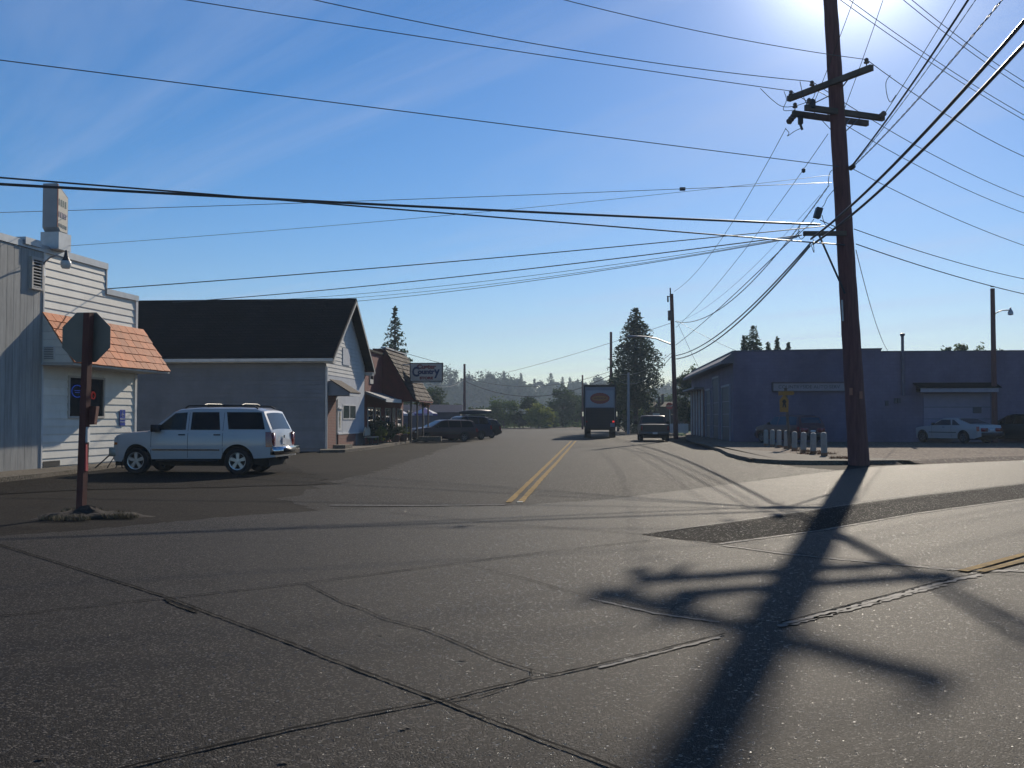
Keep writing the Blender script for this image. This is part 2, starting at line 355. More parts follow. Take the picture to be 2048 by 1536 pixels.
# double yellow centre line of the side street
ym = MB()
strip(ym, [(1017, 1006), (1062, 962), (1100, 925), (1143, 882)], .12, .016, .10, .5)
strip(ym, [(1041, 1006), (1080, 962), (1114, 925), (1152, 882)], .12, .016, .10, .5)
tag(ym.build("yellow_road_marking", m_yel), kind='structure')
ym = MB(); strip(ym, [(1925, 1146), (2048, 1112), (2120, 1093)], .10, .024, .12, .4); strip(ym, [(1960, 1147), (2048, 1124), (2120, 1106)], .10, .024, .12, .4)
tag(ym.build("highway_yellow_marking", m_yel), kind='structure')
wm = MB(); strip(wm, [(660, 1012), (820, 1013), (1010, 1011)], .17, .016, .16, .2)
tag(wm.build("stop_line", m_wht), kind='structure')
mk = MB(); mk.hexa([G(1034, 1006.5) , G(1046, 1006.5), G(1046, 1004.5), G(1034, 1004.5)] + [p + Vector((0, 0, .02)) for p in (G(1034, 1006.5), G(1046, 1006.5), G(1046, 1004.5), G(1034, 1004.5))])
tag(mk.build("road_stud", M("stud", (.3, .25, .15), .5)), "small raised marker at the near end of the double yellow line", "road stud")
# ---- right corner: pavement, kerb, gravel lot
kf = [G(x, y) for x, y in [(1372, 884), (1400, 890), (1440, 904), (1456, 913), (1480, 920), (1515, 926), (1560, 929), (1620, 930), (1700, 930), (1790, 929), (1880, 926)]]
kb = []
for i, p in enumerate(kf):
    d = (kf[min(i + 1, len(kf) - 1)] - kf[max(0, i - 1)]).normalized(); kb.append(p + Vector((-d.y, d.x, 0)) * .16)
kz = [.02] + [LZ] * (len(kf) - 2) + [.03]
mb = MB()
for i in range(len(kf) - 1):
    a, b, c, d = kf[i], kf[i + 1], kb[i + 1], kb[i]
    za, zb = kz[i], kz[i + 1]
    mb.hexa([a, b, c, d, a + Vector((0, 0, za)), b + Vector((0, 0, zb)), c + Vector((0, 0, zb)), d + Vector((0, 0, za))])
tag(fixn(mb.build("kerb", m_walk)), kind='structure')
back = [G(1860, 921, LZ), G(1760, 916, LZ), G(1650, 913, LZ), G(1560, 904, LZ), G(1500, 899, LZ), G(1400, 887, LZ)]
sheet("pavement", [Vector((p.x, p.y, 0)) for p in kb[1:-1]] + back, LZ - .003, m_walk, kind='structure')
lotp = [G(2300, 909), G(1880, 926), G(1790, 929), G(1700, 930), G(1500, 925), G(1440, 904), G(1372, 884)]
lotp = [p + Vector((0, .14, 0)) for p in lotp]
sheet("gravel_lot", lotp + [G(1372, 868), Vector((40, 75, 0)), Vector((80, 60, 0))], LZ - .012, m_gravel, kind='structure')
mb = MB()   # rough bank where the gravel meets the highway
for a, b in zip(lotp[:4], lotp[1:5]):
    mb.add([a + Vector((.3, -1.2, -.14)), b + Vector((.3, -1.2 if b.x > 14 else -.0, -.14)), b + Vector((0, 0, LZ - .012)), a + Vector((0, 0, LZ - .012))], [(0, 1, 2, 3)])
tag(fixn(mb.build("lot_edge", m_gravel)), kind='structure')
# ---- pavements on the left
mb = MB(); pl = [G(-60, 972), G(0, 966), G(80, 957), G(150, 948), G(232, 936), G(270, 931), G(270, 926), G(232, 931), G(80, 944), G(-60, 955)]
mb.prism([Vector((p.x, p.y, 0)) for p in pl], (0, 0, .13)); tag(fixn(mb.build("pavement_strip", m_walk)), kind='structure')
mb = MB(); pl = [G(640, 906), G(690, 905), G(740, 899), G(790, 891), G(832, 884), G(826, 879), G(850, 872), G(905, 862), G(880, 858), G(800, 861), G(700, 888), G(640, 899)]
mb.prism([Vector((p.x, p.y, 0)) for p in pl], (0, 0, .13)); tag(fixn(mb.build("store_pavement", m_walk)), kind='structure')
# stones and leaves scattered on the slabs, dark tar spots
random.seed(11)
def debris(name, label, N, reg, mat, smin, smax, zz=.021):
    mb = MB()
    for _ in range(N):
        x, y = random.uniform(reg[0], reg[1]), random.uniform(reg[2], reg[3]); p = G(x, y); s = random.uniform(smin, smax); a = random.uniform(0, 6.28); e = random.uniform(.35, .9)
        vs = [(p.x + s * math.cos(a + q * 1.047) , p.y + s * e * math.sin(a + q * 1.047), zz) for q in range(6)]
        mb.add(vs + [(p.x, p.y, zz + s * .12)], [(q, (q + 1) % 6, 6) for q in range(6)])
    return tag(mb.build(name, mat), label, name.replace('_', ' '), kind='stuff')
debris("fallen_leaves", "dark dry leaves and tar bits scattered over the near road slabs", 22, (0, 2048, 1060, 1530), M("leaf_dark", (.02, .015, .01), .8), .012, .028)
debris("pale_grit", "pale grit scattered over the near road slabs", 350, (300, 2048, 1060, 1530), M("grit", (.26, .25, .23), .35, .3), .003, .008)
debris("tar_crumbs", "loose stones on the gravel lot behind the kerb", 260, (1745, 2048, 893, 916), m_gravel, .03, .08, LZ - .01)
# mound with dry grass at the stop sign
mb = MB(); c = G(175, 1035); nn = 28; rings = 7
for i in range(rings + 1):
    for j in range(nn):
        a = 2 * math.pi * j / nn; rr = i / rings; rag = 1 + .22 * math.sin(3 * a + 1) + .12 * math.sin(7 * a) + random.uniform(-.08, .08) * rr
        x = c.x + math.cos(a) * rr * .72 * rag + .12 * rr * rr * math.cos(a); y = c.y + math.sin(a) * rr * .50 * rag
        z = .008 + .13 * (1 - rr) ** 1.1 * (1 + .5 * math.sin(9 * x) * math.cos(11 * y)) + (random.uniform(0, .035) if 0 < rr < 1 else 0)
        mb.v.append((x, y, z if rr < 1 else .0045))
for i in range(rings):
    for j in range(nn): mb.f.append([i * nn + j, i * nn + (j + 1) % nn, (i + 1) * nn + (j + 1) % nn, (i + 1) * nn + j]); mb.mi.append(0)
tag(fixn(mb.build("earth_mound", m_soil, smooth=60)), kind='structure')
def tufts(name, label, spots, mat, h, wdt, N, spread, z0):
    mb = MB()
    for (c, rx, ry) in spots:
        for _ in range(N):
            a = random.uniform(0, 6.28); r = math.sqrt(random.random())
            p = Vector((c.x + rx * r * math.cos(a), c.y + ry * r * math.sin(a), z0)); hh = h * random.uniform(.4, 1)
            d = Vector((random.uniform(-1, 1), random.uniform(-1, 1), 0)); d.normalize(); s = Vector((-d.y, d.x, 0)) * wdt
            mb.add([p - s, p + s, p + d * hh * spread + Vector((0, 0, hh))], [(0, 1, 2)])
    return tag(mb.build(name, mat), label, name.replace('_', ' '), kind='stuff')
m_straw = M("straw", (.13, .095, .04), .9, .4, 6)
tufts("dry_grass_tufts", "dry yellow grass round the foot of the stop sign post", [(G(165, 1026), .35, .2), (G(130, 1042), .4, .18), (G(205, 1033), .45, .25), (G(240, 1038), .3, .15)], m_straw, .10, .006, 330, .8, .02)
tufts("bollard_weeds", "rusty dry weeds round the feet of the white bollards", [(G(x, y, LZ), .5, .35) for x, y in [(1648, 908), (1626, 904), (1606, 902), (1589, 898), (1572, 895), (1700, 917), (1685, 917), (1620, 908)]], M("rust_weed", (.26, .13, .05), .9, .4, 5), .11, .012, 200, .9, LZ)
# ================================================================ BIG POLE AND LINES
m_wood = M("creosote_wood", (.14, .058, .052), .85, .35, 2.0, .5, 14, stretch=(6, 6, .6))
m_wood2 = M("weathered_wood", (.11, .085, .065), .85, .3, 2.0, .5, 14)
m_metal = M("galvanised", (.35, .36, .37), .45, .15, 5, metal=.8)
m_dkmet = M("dark_metal", (.05, .05, .055), .5, .2, 5, metal=.5)
m_ins = M("porcelain", (.12, .09, .08), .25, .2, 5)
m_wire = M("wire_black", (.02, .02, .022), .45, .2, 5)
m_wirem = M("wire_aluminium", (.10, .10, .105), .4, .2, 5, metal=.5)
YP = 33.5
def PA(py, Y=YP): return P(1717.5 - .0618 * (922 - py), py, Y)
base = G(1717.5, 921.5, LZ)
YP = base.y
pole = empty("utility_pole", base, label="tall leaning wooden utility pole with crossarms on the right street corner", cat="utility pole")
inv = Matrix.Translation(-base)
top = PA(0) ; ax = (top - base); topz = base + ax * 1.22
mb = MB(); pts = [base + (topz - base) * (i / 40) for i in range(41)]
mb.tube([base - ax.normalized() * .3] + pts, [.345] + [.345 - .0030 * i - .018 * (1 - math.exp(-i / 3)) + .006 * math.sin(i * 2.3) for i in range(41)], 20)
mb.build("shaft", m_wood, pole, 40, inv)
def part(mb, name, mat, parent, sm=40): return mb.build(name, mat, parent, sm, inv)
A1, B1 = P(1577, 198, 35.0), P(1744, 135, 31.9)
m1 = (A1 + B1) / 2
mb = MB(); mb.bar(A1, B1, .16, .19); part(mb, "crossarm", m_wood2, pole, 30)
A2, B2 = P(1586, 227, YP + .38), P(1735, 247, YP + 1.4)
mb = MB(); mb.bar(A2, B2, .15, .19); part(mb, "crossarm", m_wood2, pole, 30)
A3, B3 = P(1611, 215, YP - .55), P(1767, 236.5, YP + .5)
mb = MB(); mb.bar(A3, B3, .15, .19); part(mb, "crossarm", m_wood2, pole, 30)
A4, B4 = P(1607, 467, YP - .3), P(1692, 467, YP - .25)
mb = MB(); mb.bar(A4, B4, .13, .15); part(mb, "crossarm", m_wood2, pole, 30)
mb = MB(); mb.tube([P(1638, 470, YP - .36), P(1690, 587, YP - .3)], .035, 8); part(mb, "brace", m_dkmet, pole)
for a, b in [((1626, 222, YP + .3), (1668, 266, YP)), ((1722, 234, YP + .7), (1692, 262, YP)), ((1700, 154, 33), (1680, 180, YP)), ((1632, 180, 34), (1668, 200, YP)), ((1625, 208, 34), (1662, 190, YP)), ((1700, 238, YP + .8), (1690, 252, YP)), ((1640, 440, YP - .3), (1676, 456, YP - .3))]:
    mb = MB(); mb.bar(P(*a), P(*b), .04, .02); part(mb, "brace", m_dkmet, pole)
def insulator(px, py, Y, s=1.0, d=None):
    c = P(px, py, Y); mb = MB()
    mb.lathe([(.015, -.2), (.02, -.05), (.085, -.04), (.09, .0), (.05, .03), (.07, .05), (.07, .09), (.035, .13), (.001, .14)], c, 'z', 12); part(mb, "insulator", m_ins, pole, 50)
for a in [(1733, 124, 32.05), (1624, 169, 34.1), (1582, 188, 34.85), (1590, 213, YP + .4), (1618, 204, YP - .5)]: insulator(*a)
def deadend(a, b, rad=.10, n=3):
    a, b = P(*a), P(*b); mb = MB(); k = []
    pts = []; rads = []
    for i in range(n * 4 + 1):
        pts.append(a.lerp(b, i / (n * 4))); rads.append(rad if i % 4 in (1, 2) else rad * .45)
    mb.tube(pts, rads, 10); part(mb, "strain_insulator", m_ins, pole)
deadend((1588, 231, YP + .4), (1576, 246, YP + .8), .11); deadend((1758, 236, YP + .5), (1770, 225, YP + .1), .10)
deadend((1700, 337, YP), (1709, 331, YP - .3), .09, 2)
mb = MB(); mb.box(-.10, .10, -.12, .12, -.17, .17); o = mb.build("cutout_switch", m_dkmet, pole, 30, inv @ Matrix.Translation(P(1636, 426, YP - .5)) @ Matrix.Rotation(.3, 4, 'Y')); 
mb = MB(); mb.box(-.07, .07, -.08, .08, -.14, .14); mb.tube([(-.02, 0, -.12), (.06, 0, -.34)], .045, 8); mb.build("fuse_cutout", m_dkmet, pole, 30, inv @ Matrix.Translation(P(1601, 240, YP + .3)))
mb = MB(); mb.lathe([(.001, -.16), (.1, -.14), (.11, .1), (.06, .16), (.001, .17)], P(1625, 208, YP - .5), 'z', 12); part(mb, "lightning_arrester", m_dkmet, pole)
def jumper(pts, r=.012):
    q = [P(*p) for p in pts]; out = []
    for i in range(len(q) - 1):      # Catmull-Rom
        p0, p1, p2, p3 = q[max(i - 1, 0)], q[i], q[i + 1], q[min(i + 2, len(q) - 1)]
        for k in range(5):
            t = k / 5; out.append(.5 * ((2 * p1) + (p2 - p0) * t + (2 * p0 - 5 * p1 + 4 * p2 - p3) * t * t + (3 * p1 - p0 - 3 * p2 + p3) * t ** 3))
    out.append(q[-1]); mb = MB(); mb.tube(out, r, 5); return mb
for pts in [[(1521, 177, 34.8), (1545, 200, 34.4), (1565, 213, 34), (1590, 212, 33.6), (1617, 203, 33.1)],
            [(1600, 163, 34), (1606, 190, 33.6), (1614, 210, 33)], [(1568, 183, 34.8), (1573, 200, 34.5), (1567, 220, 34.3), (1590, 220, 34)],
            [(1781, 150, 31), (1772, 165, 31.3), (1774, 190, 32), (1781, 204, 32.3), (1792, 190, 32)],
            [(1572, 258, YP + 1), (1578, 266, YP + .8), (1575, 272, YP + .8), (1590, 262, YP + .5), (1603, 256, YP + .3)],
            [(1632, 178, 34.2), (1626, 196, 33.6), (1612, 202, 33.2)],
            [(1668, 338, YP), (1660, 345, YP - .2), (1657, 360, YP - .3), (1658, 372, YP - .3)],
            [(1672, 375, YP - .1), (1655, 395, YP - .4), (1648, 410, YP - .5), (1637, 422, YP - .5)],
            [(1628, 438, YP - .5), (1620, 448, YP - .5), (1604, 462, YP - .5), (1596, 470, YP - .4)],
            [(1644, 430, YP - .5), (1650, 448, YP - .4), (1665, 458, YP - .35)],
            [(1622, 488, YP - .4), (1628, 505, YP - .4), (1626, 478, YP - .4)], [(1600, 452, YP - .3), (1596, 466, YP - .3), (1602, 478, YP - .3), (1612, 470, YP - .3)]]:
    part(jumper(pts), "jumper_wire", m_wire, pole)
mb = MB()
for pp, zz in [((1702, 783), .02), ((1722, 790), .02)]: 
    q = P(pp[0], pp[1], YP - .36); mb = MB(); mb.box(q.x - .05, q.x + .05, q.y - .01, q.y + .01, q.z - .12, q.z + .12); mb.build("reflector_tag", M("pole_tag", (.35, .14, .08), .5, .2), pole, None, inv)
mb = MB(); mb.tube([P(1684, 600, YP - .30), P(1686, 642, YP - .32)], .03, 6); part(mb, "conduit", m_metal, pole)

# ---- wires
def wire(A, B, sag, label, r=.013, ext=1.0, mat=None, twist=0, name="power_line", cat="power line", n=36, pre=0.0, grp="lines strung from the big utility pole"):
    a, b = P(*A), P(*B); pts = []
    for i in range(n + 1):
        t = -pre + (ext + pre) * i / n; p = a.lerp(b, t) if 0 <= t <= 1 else a + (b - a) * t
        p.z -= 4 * sag * t * (1 - t); pts.append(p)
    mb = MB()
    o = empty
    if twist:
        L_ = sum((pts[i + 1] - pts[i]).length for i in range(n)); m = int(L_ / .12); fine = []
        for i in range(m + 1):
            f = i / m * n; k = min(int(f), n - 1); fine.append(pts[k].lerp(pts[k + 1], f - k))
        for ph in (0, math.pi):
            mb.tube([p + Vector((math.cos(i * .8 + ph), 0, math.sin(i * .8 + ph))) * r * 1.0 for i, p in enumerate(fine)], r * .8, 4, cap=False)
    else: mb.tube(pts, r, 5)
    ob = mb.build(name, mat or m_wire, None, 60)
    return tag(ob, label, cat, grp)
wire((1733, 119, 32.0), (1130, 0, 27.7), .15, "thin line from the tall pole's upper arm to the top edge, rightmost of three", .012, 3.5, m_wirem)
wire((1624, 163, 34.1), (630, 0, 27.3), .25, "thin line from the tall pole's upper arm to the top edge, middle of three", .014, 2.2, m_wirem)
wire((1582, 182, 34.9), (375, 0, 26.8), .05, "thin line from the tall pole's upper arm to the top edge, leftmost of three", .014, 1.8, m_wirem)
wire((1700, 336, YP), (0, 120, 23.2), .0, "single wire from mid pole rising to the left edge, above the heavy cables", .014, 1.5, m_wirem)
wire((1733, 119, 32.0), (2048, 313, 39.2), .22, "line from the upper arm's right end sloping down past the right edge", .014, 3, m_wirem)
wire((1624, 163, 34.1), (2048, 394, 44.4), .30, "line leaving the upper arm's middle insulator down to the right edge", .014, 3, m_wirem)
wire((1582, 182, 34.9), (2048, 426, 46.5), .35, "line leaving the upper arm's left insulator down to the right edge", .014, 3, m_wirem)
wire((1704, 337, YP), (2048, 491, 41.4), .15, "single wire from mid pole sloping down to the right edge", .013, 3, m_wirem)
wire((1708, 458, YP), (2048, 558, 41.4), .12, "upper of the two low wires from the tall pole to the right edge", .015, 3)
wire((1712, 488, YP), (2048, 588, 41.4), .10, "lower of two low wires from the tall pole over the lamp pole", .018, 3)
wire((1681, 0, 24), (2048, 240, 29), .1, "lower left wire of four crossing the top right corner", .010, 3, m_wirem, pre=1)
wire((1699, 0, 24), (2048, 230, 29), .1, "second wire from below of four crossing the top right corner", .010, 3, m_wirem, pre=1)
wire((1807, 0, 24), (2048, 176, 27.5), .08, "third wire from below of four crossing the top right corner", .010, 3, m_wirem, pre=1)
wire((1824, 0, 24), (2048, 163, 27.5), .08, "uppermost wire of four crossing the top right corner", .010, 3, m_wirem, pre=1)
wire((1622, 478, YP - .3), (2048, 42, 16.4), .25, "upper thick black cable rising steeply from the telephone arm to the right edge", .037, 2.0, name="telephone_cable", cat="cable")
wire((1626, 488, YP - .3), (2048, 88, 16.4), .25, "lower thick black cable rising steeply from the telephone arm to the right edge", .037, 2.0, name="telephone_cable", cat="cable")
wire((1700, 336, YP - .2), (1936, 0, 22.7), .12, "dark cable rising steeply from mid pole to the top edge", .028, 2.6)
wire((1705, 334, YP - .2), (2004, 0, 20.9), .14, "twisted service cable with glints rising steeply from mid pole", .016, 2.2, twist=1)
wire((1702, 336, YP - .2), (1951, 0, 22.3), .12, "slimmer twisted cable beside the dark steep cable", .009, 2.4, twist=1, mat=m_wirem)
wire((1770, 226, YP), (1911, 0, 27.2), .05, "thin wire from the lower arm's right strain insulator to the top edge", .012, 4)
wire((1625, 213, YP - .5), (1707, 0, 27.8), .05, "thin wire passing behind the pole up to the top edge, left of two", .010, 4)
wire((1690, 215, YP), (1766, 0, 28), .05, "thin wire from the lower arms up to the top edge, right of two", .010, 4)
wire((1572, 256, YP + .8), (1348, 583, 69), .85, "thin wire from left strain insulator to the top of the street light pole", .012, 1, m_wirem)
wire((1656, 268, YP + .5), (1352, 655, 69), .5, "thin wire with a round splice running down to the street light pole", .012, 1, m_wirem)
tp = P(1607, 341, 37.2); mb = MB(); mb.lathe([(.001, -.1), (.07, -.06), (.075, .05), (.001, .1)], tp, 'z', 10); tag(mb.build("wire_splice", m_dkmet, None, 40), "round dark splice on the thin wire left of the tall pole", "wire splice")
wire((1622, 485, YP - .3), (1352, 711, 69), .75, "upper of the two thick sagging cables between the tall pole and street light pole", .030, 1, name="telephone_cable", cat="cable")
wire((1620, 492, YP - .3), (1352, 718, 69), .8, "lower of the two thick sagging cables between the tall pole and street light pole", .033, 1, name="telephone_cable", cat="cable")
wire((1657, 372, YP - .3), (1350, 643, 69), 1.45, "twisted sagging cable from mid pole to the street light pole", .016, 1, twist=1)
wire((1600, 462, YP - .3), (1352, 690, 69), .15, "medium wire from the telephone arm to the street light arm", .018, 1)
wire((1640, 390, YP), (1352, 645, 69), .7, "very thin slack wire from mid pole to the street light pole", .007, 1, m_wirem)
wire((1640, 449, YP - .3), (0, 368, 23.5), .05, "thickest black cable across the left sky, crossing over the slimmer one", .037, 1.5, name="telephone_cable", cat="cable")
wire((1690, 490, YP - .3), (0, 355, 23.1), .0, "slimmer black cable across the left sky that dips below the thickest one", .023, 1.5, name="telephone_cable", cat="cable")
wire((1664, 365, YP), (0, 425, 30), .05, "very thin wire with a black splice running flat to the left edge", .010, 1.4, m_wirem)
sp = P(1365, 378, 33); mb = MB(); mb.box(sp.x - .09, sp.x + .09, sp.y - .05, sp.y + .05, sp.z - .05, sp.z + .05); tag(mb.build("wire_splice", m_dkmet), "black block splice on the flat thin wire mid sky", "wire splice")
wire((1662, 350, YP), (134, 492, 29.6), .15, "very thin wire ending at the roof sign of the near left building", .007, 1, m_wirem)
wire((1650, 452, YP), (208, 578, 32.3), .1, "wire ending at the parapet step of the near left building", .017, 1)
wire((1604, 470, YP - .2), (345, 605, 50.5), .2, "drop wire reaching the left end of the dark roof ridge", .020, 1)
wire((1600, 472, YP - .2), (520, 601, 51), .32, "slim drop wire reaching the middle of the dark roof ridge", .010, 1)
wire((1597, 473, YP - .2), (640, 600, 51), .3, "slim drop wire reaching the dark roof ridge right of the middle", .010, 1, m_wirem)
wire((1594, 475, YP - .2), (706, 603, 51), .22, "drop wire reaching the gable peak of the grey building", .013, 1, m_wirem)
wire((1712, 500, YP), (1776, 702, 58), .5, "bare guy wire from the tall pole down to the garage roof", .013, 1, name="guy_wire", cat="guy wire")
wire((1352, 640, 69), (1474, 702, 61), .1, "thin wire from the street light pole to the garage roof corner", .012, 1)
wire((1355, 645, 69), (1402, 745, 64), .05, "steep guy wire right of the street light pole", .012, 1, m_wirem, name="guy_wire", cat="guy wire")
wire((1345, 645, 69), (926, 764, 121), .35, "long thin wire from the street light pole past the truck to a far pole", .016, 1)
wire((1347, 703, 69), (1224, 742, 112), .9, "upper of two wires running into the big conifer from the street light pole", .018, 1)
wire((1347, 708, 69), (1224, 750, 112), 1.5, "lower of two wires running into the big conifer from the street light pole", .022, 1)
wire((1223, 742, 112), (927, 755, 121), 1.4, "upper sagging wire between the two far poles in front of the tree line", .022, 1, grp="wires between the far poles")
wire((1223, 749, 112), (927, 761, 121), 2.2, "lower sagging cable between the two far poles in front of the tree line", .035, 1, grp="wires between the far poles")
wire((927, 760, 121), (842, 762, 67.5), .6, "cable from the far left pole to the shingled roof", .02, 1, grp="wires between the far poles")
wire((927, 757, 121), (880, 760, 200), 1.0, "wire from the far left pole away over the trees", .03, 1, grp="wires between the far poles")

# ---- other poles
def simplepole(px, ptop, pbase, Y, r, name, label, cat, mat, z0=0.0, ptx=None):
    b = P(px, pbase, Y); b.z = z0
    t = P(ptx if ptx else px, ptop, Y); e = empty(name, b, label=label, cat=cat); iv = Matrix.Translation(-b)
    mb = MB(); mb.tube([b.lerp(t, i / 10) for i in range(11)], [r * (1.12 - .3 * i / 10) for i in range(11)], 10); mb.build("shaft", mat, e, 40, iv); return e, iv, b, t
e, iv, b, t = simplepole(1352, 588, 878, 69, .155, "street_light_pole", "wooden pole with a long street light arm beside the parked pickup", "utility pole", m_wood, .1, 1343)
mb = MB(); arm = [P(1349, 691, 69), P(1330, 684, 68.8), P(1312, 677, 68.6), P(1290, 673.5, 68.3), P(1270, 672.5, 68)]
mb.tube(arm, .05, 8); mb.build("lamp_arm", m_metal, e, 40, iv)
mb = MB(); c = P(1266, 673, 67.9); mb.lathe([(.001, -.38), (.12, -.30), (.16, 0), (.12, .3), (.001, .36)], (0, 0, 0), 'x', 12); mb.build("lamp_head", m_metal, e, 40, iv @ Matrix.Translation(c) @ Matrix.Diagonal((1, 1, .5, 1)))
mb = MB(); q = P(1340, 631, 68.8); mb.box(-.13, .13, -.15, .15, -.34, .34); mb.build("transformer_box", M("box_brown", (.12, .09, .08), .6), e, 30, iv @ Matrix.Translation(q))
mb = MB(); mb.tube([P(1341, 590, 69), P(1340.5, 576, 69)], .05, 6); mb.bar(P(1334, 594, 69), P(1342, 592, 69), .06, .06); mb.tube([P(1335.5, 592, 69), P(1336, 604, 69)], .06, 6); mb.build("bracket", m_dkmet, e, 40, iv)
simplepole(1222, 664, 852, 112, .17, "utility_pole", "slender dark pole left of the big conifer behind the truck", "utility pole", m_wood)
simplepole(1257, 745, 865, 96, .13, "utility_pole", "grey metal pole standing in front of the big conifer", "utility pole", M("grey_pole", (.25, .26, .27), .6, .1))
simplepole(929, 728, 852, 121, .17, "utility_pole", "far dark pole above the parked dark cars on the left", "utility pole", m_wood)
simplepole(1165, 750, 850, 135, .13, "utility_pole", "short far pole at the truck's left edge", "utility pole", m_wood)
simplepole(1029, 806, 852, 150, .10, "utility_pole", "thin bare post among the far roadside bushes", "utility pole", m_wood)
# lamp pole in front of the garage
e, iv, b, t = simplepole(1990, 577, 878, 58, .15, "lamp_pole", "pole with a curved yard light arm in front of the garage, right edge", "lamp post", m_wood, LZ, 1985)
mb = MB(); mb.tube([P(1989, 628, 58), P(1996, 624, 57.9), P(2004, 621, 57.8), P(2018, 620, 57.7)], .035, 8); mb.build("lamp_arm", m_metal, e, 40, iv)
mb = MB(); c = P(2021, 622, 57.7); mb.lathe([(.001, .22), (.05, .2), (.06, .08), (.10, .04), (.15, -.08), (.15, -.2), (.1, -.24), (.001, -.25)], c, 'z', 12); mb.build("lamp_head", m_metal, e, 40, iv)
mb = MB(); mb.lathe([(.001, .06), (.10, .05), (.11, 0), (.001, -.01)], P(1984.5, 574, 58), 'z', 8); mb.build("pole_cap", m_dkmet, e, 40, iv)
# ================================================================ BUILDINGS
m_side = M("white_lap_siding", (.80, .77, .68), .55, .08, 1.2, .15, 30, island=.14)
m_ply = M("weathered_plywood", (.40, .395, .37), .8, .22, 2.2, .3, 20, stretch=(5, 5, .35), island=.12)
m_flash = M("flashing", (.40, .42, .43), .45, .15, 3, metal=.35)
m_terra = M("terracotta_shingle", (.58, .155, .035), .75, .18, 7, .4, 40, island=.32)
m_whitew = M("white_trim", (.62, .61, .58), .6, .1, 3)
m_soff = M("soffit", (.5, .47, .42), .7, .1, 3)
m_glass = glassmat("dark_glass")
m_black = M("near_black", (.012, .012, .014), .7, .3, 3)
m_gwall = M("grey_blue_siding", (.19, .20, .22), .7, .12, 1.2, .15, 18, island=.16)
m_gable = M("cream_siding", (.56, .55, .52), .7, .1, 1.5, .15, 18)
m_pane = M("panel_grey", (.47, .49, .52), .7, .08, 1.5)
m_roofd = M("dark_roof_shingle", (.013, .011, .012), .95, .3, 4, .5, 16, spec=.1)
m_red = M("red_boards", (.14, .018, .014), .75, .25, 2.5, .3, 20)
m_shake = M("cedar_shake", (.030, .013, .009), .9, .45, 5, .7, 14, island=.5)
def brick(name, c1, c2, mort, sc=1.0):
    m, t, b = newmat(name); N = t.nodes; L = t.links
    tc = N.new("ShaderNodeTexCoord"); s = N.new("ShaderNodeSeparateXYZ"); L.new(tc.outputs['Object'], s.inputs[0]); c = N.new("ShaderNodeCombineXYZ")
    ad = N.new("ShaderNodeMath"); ad.operation = 'ADD'; L.new(s.outputs[0], ad.inputs[0]); L.new(s.outputs[1], ad.inputs[1])
    L.new(ad.outputs[0], c.inputs[0]); L.new(s.outputs[2], c.inputs[1])
    br = N.new("ShaderNodeTexBrick"); L.new(c.outputs[0], br.inputs['Vector']); br.inputs['Scale'].default_value = sc
    br.inputs['Color1'].default_value = c1 + (1,); br.inputs['Color2'].default_value = c2 + (1,); br.inputs['Mortar'].default_value = mort + (1,)
    br.inputs['Brick Width'].default_value = .22; br.inputs['Row Height'].default_value = .075; br.inputs['Mortar Size'].default_value = .008
    L.new(br.outputs[0], b.inputs['Base Color']); b.inputs['Roughness'].default_value = .85
    bp = N.new("ShaderNodeBump"); bp.inputs['Strength'].default_value = .4; bp.inputs['Distance'].default_value = .01; L.new(br.outputs['Fac'], bp.inputs['Height']); bp.invert = True; L.new(bp.outputs[0], b.inputs['Normal'])
    MATS[name] = m; return m
m_brick = brick("red_brick", (.20, .055, .033), (.15, .04, .025), (.2, .16, .13))
def stain(m, sc=.35, amt=.5, lo=.62):
    t = m.node_tree; N = t.nodes; L = t.links; b = N["Principled BSDF"]; src = b.inputs['Base Color'].links[0].from_socket
    tc = N.new("ShaderNodeTexCoord"); mp = N.new("ShaderNodeMapping"); mp.inputs['Scale'].default_value = (1, 1, .45); L.new(tc.outputs['Object'], mp.inputs[0])
    nz = N.new("ShaderNodeTexNoise"); nz.inputs['Scale'].default_value = sc; nz.inputs['Detail'].default_value = 9; nz.inputs['Roughness'].default_value = .7; L.new(mp.outputs[0], nz.inputs['Vector'])
    r = N.new("ShaderNodeValToRGB"); r.color_ramp.elements[0].position = .38; r.color_ramp.elements[1].position = .62; r.color_ramp.elements[0].color = (lo, lo, lo, 1); L.new(nz.outputs[0], r.inputs[0])
    x = N.new("ShaderNodeMix"); x.data_type = 'RGBA'; x.blend_type = 'MULTIPLY'; x.inputs['Factor'].default_value = amt; L.new(src, x.inputs['A']); L.new(r.outputs[0], x.inputs['B']); L.new(x.outputs['Result'], b.inputs['Base Color'])
m_block = brick("painted_block", (.16, .135, .20), (.145, .122, .185), (.125, .105, .16)); 
for n_ in m_block.node_tree.nodes:
    if n_.type == 'TEX_BRICK': n_.inputs['Brick Width'].default_value = .4; n_.inputs['Row Height'].default_value = .2

stain(m_block, .3, 1.0, .68); stain(m_gwall, .4, .8, .7); stain(m_ply, .9, .8, .72); m_roofd = brick("roof_shingles", (.016, .013, .014), (.008, .007, .008), (.003, .003, .003)); stain(m_roofd, .5, .9, .5)
for n_ in m_roofd.node_tree.nodes:
    if n_.type == "TEX_BRICK": n_.inputs["Brick Width"].default_value = .5; n_.inputs["Row Height"].default_value = .15; n_.inputs["Mortar Size"].default_value = .02
setspec(m_roofd.node_tree.nodes["Principled BSDF"], .08)
stain(m_side, .8, .5, .8); stain(m_gable, .8, .6, .75); stain(m_terra, 1.2, .7, .7)
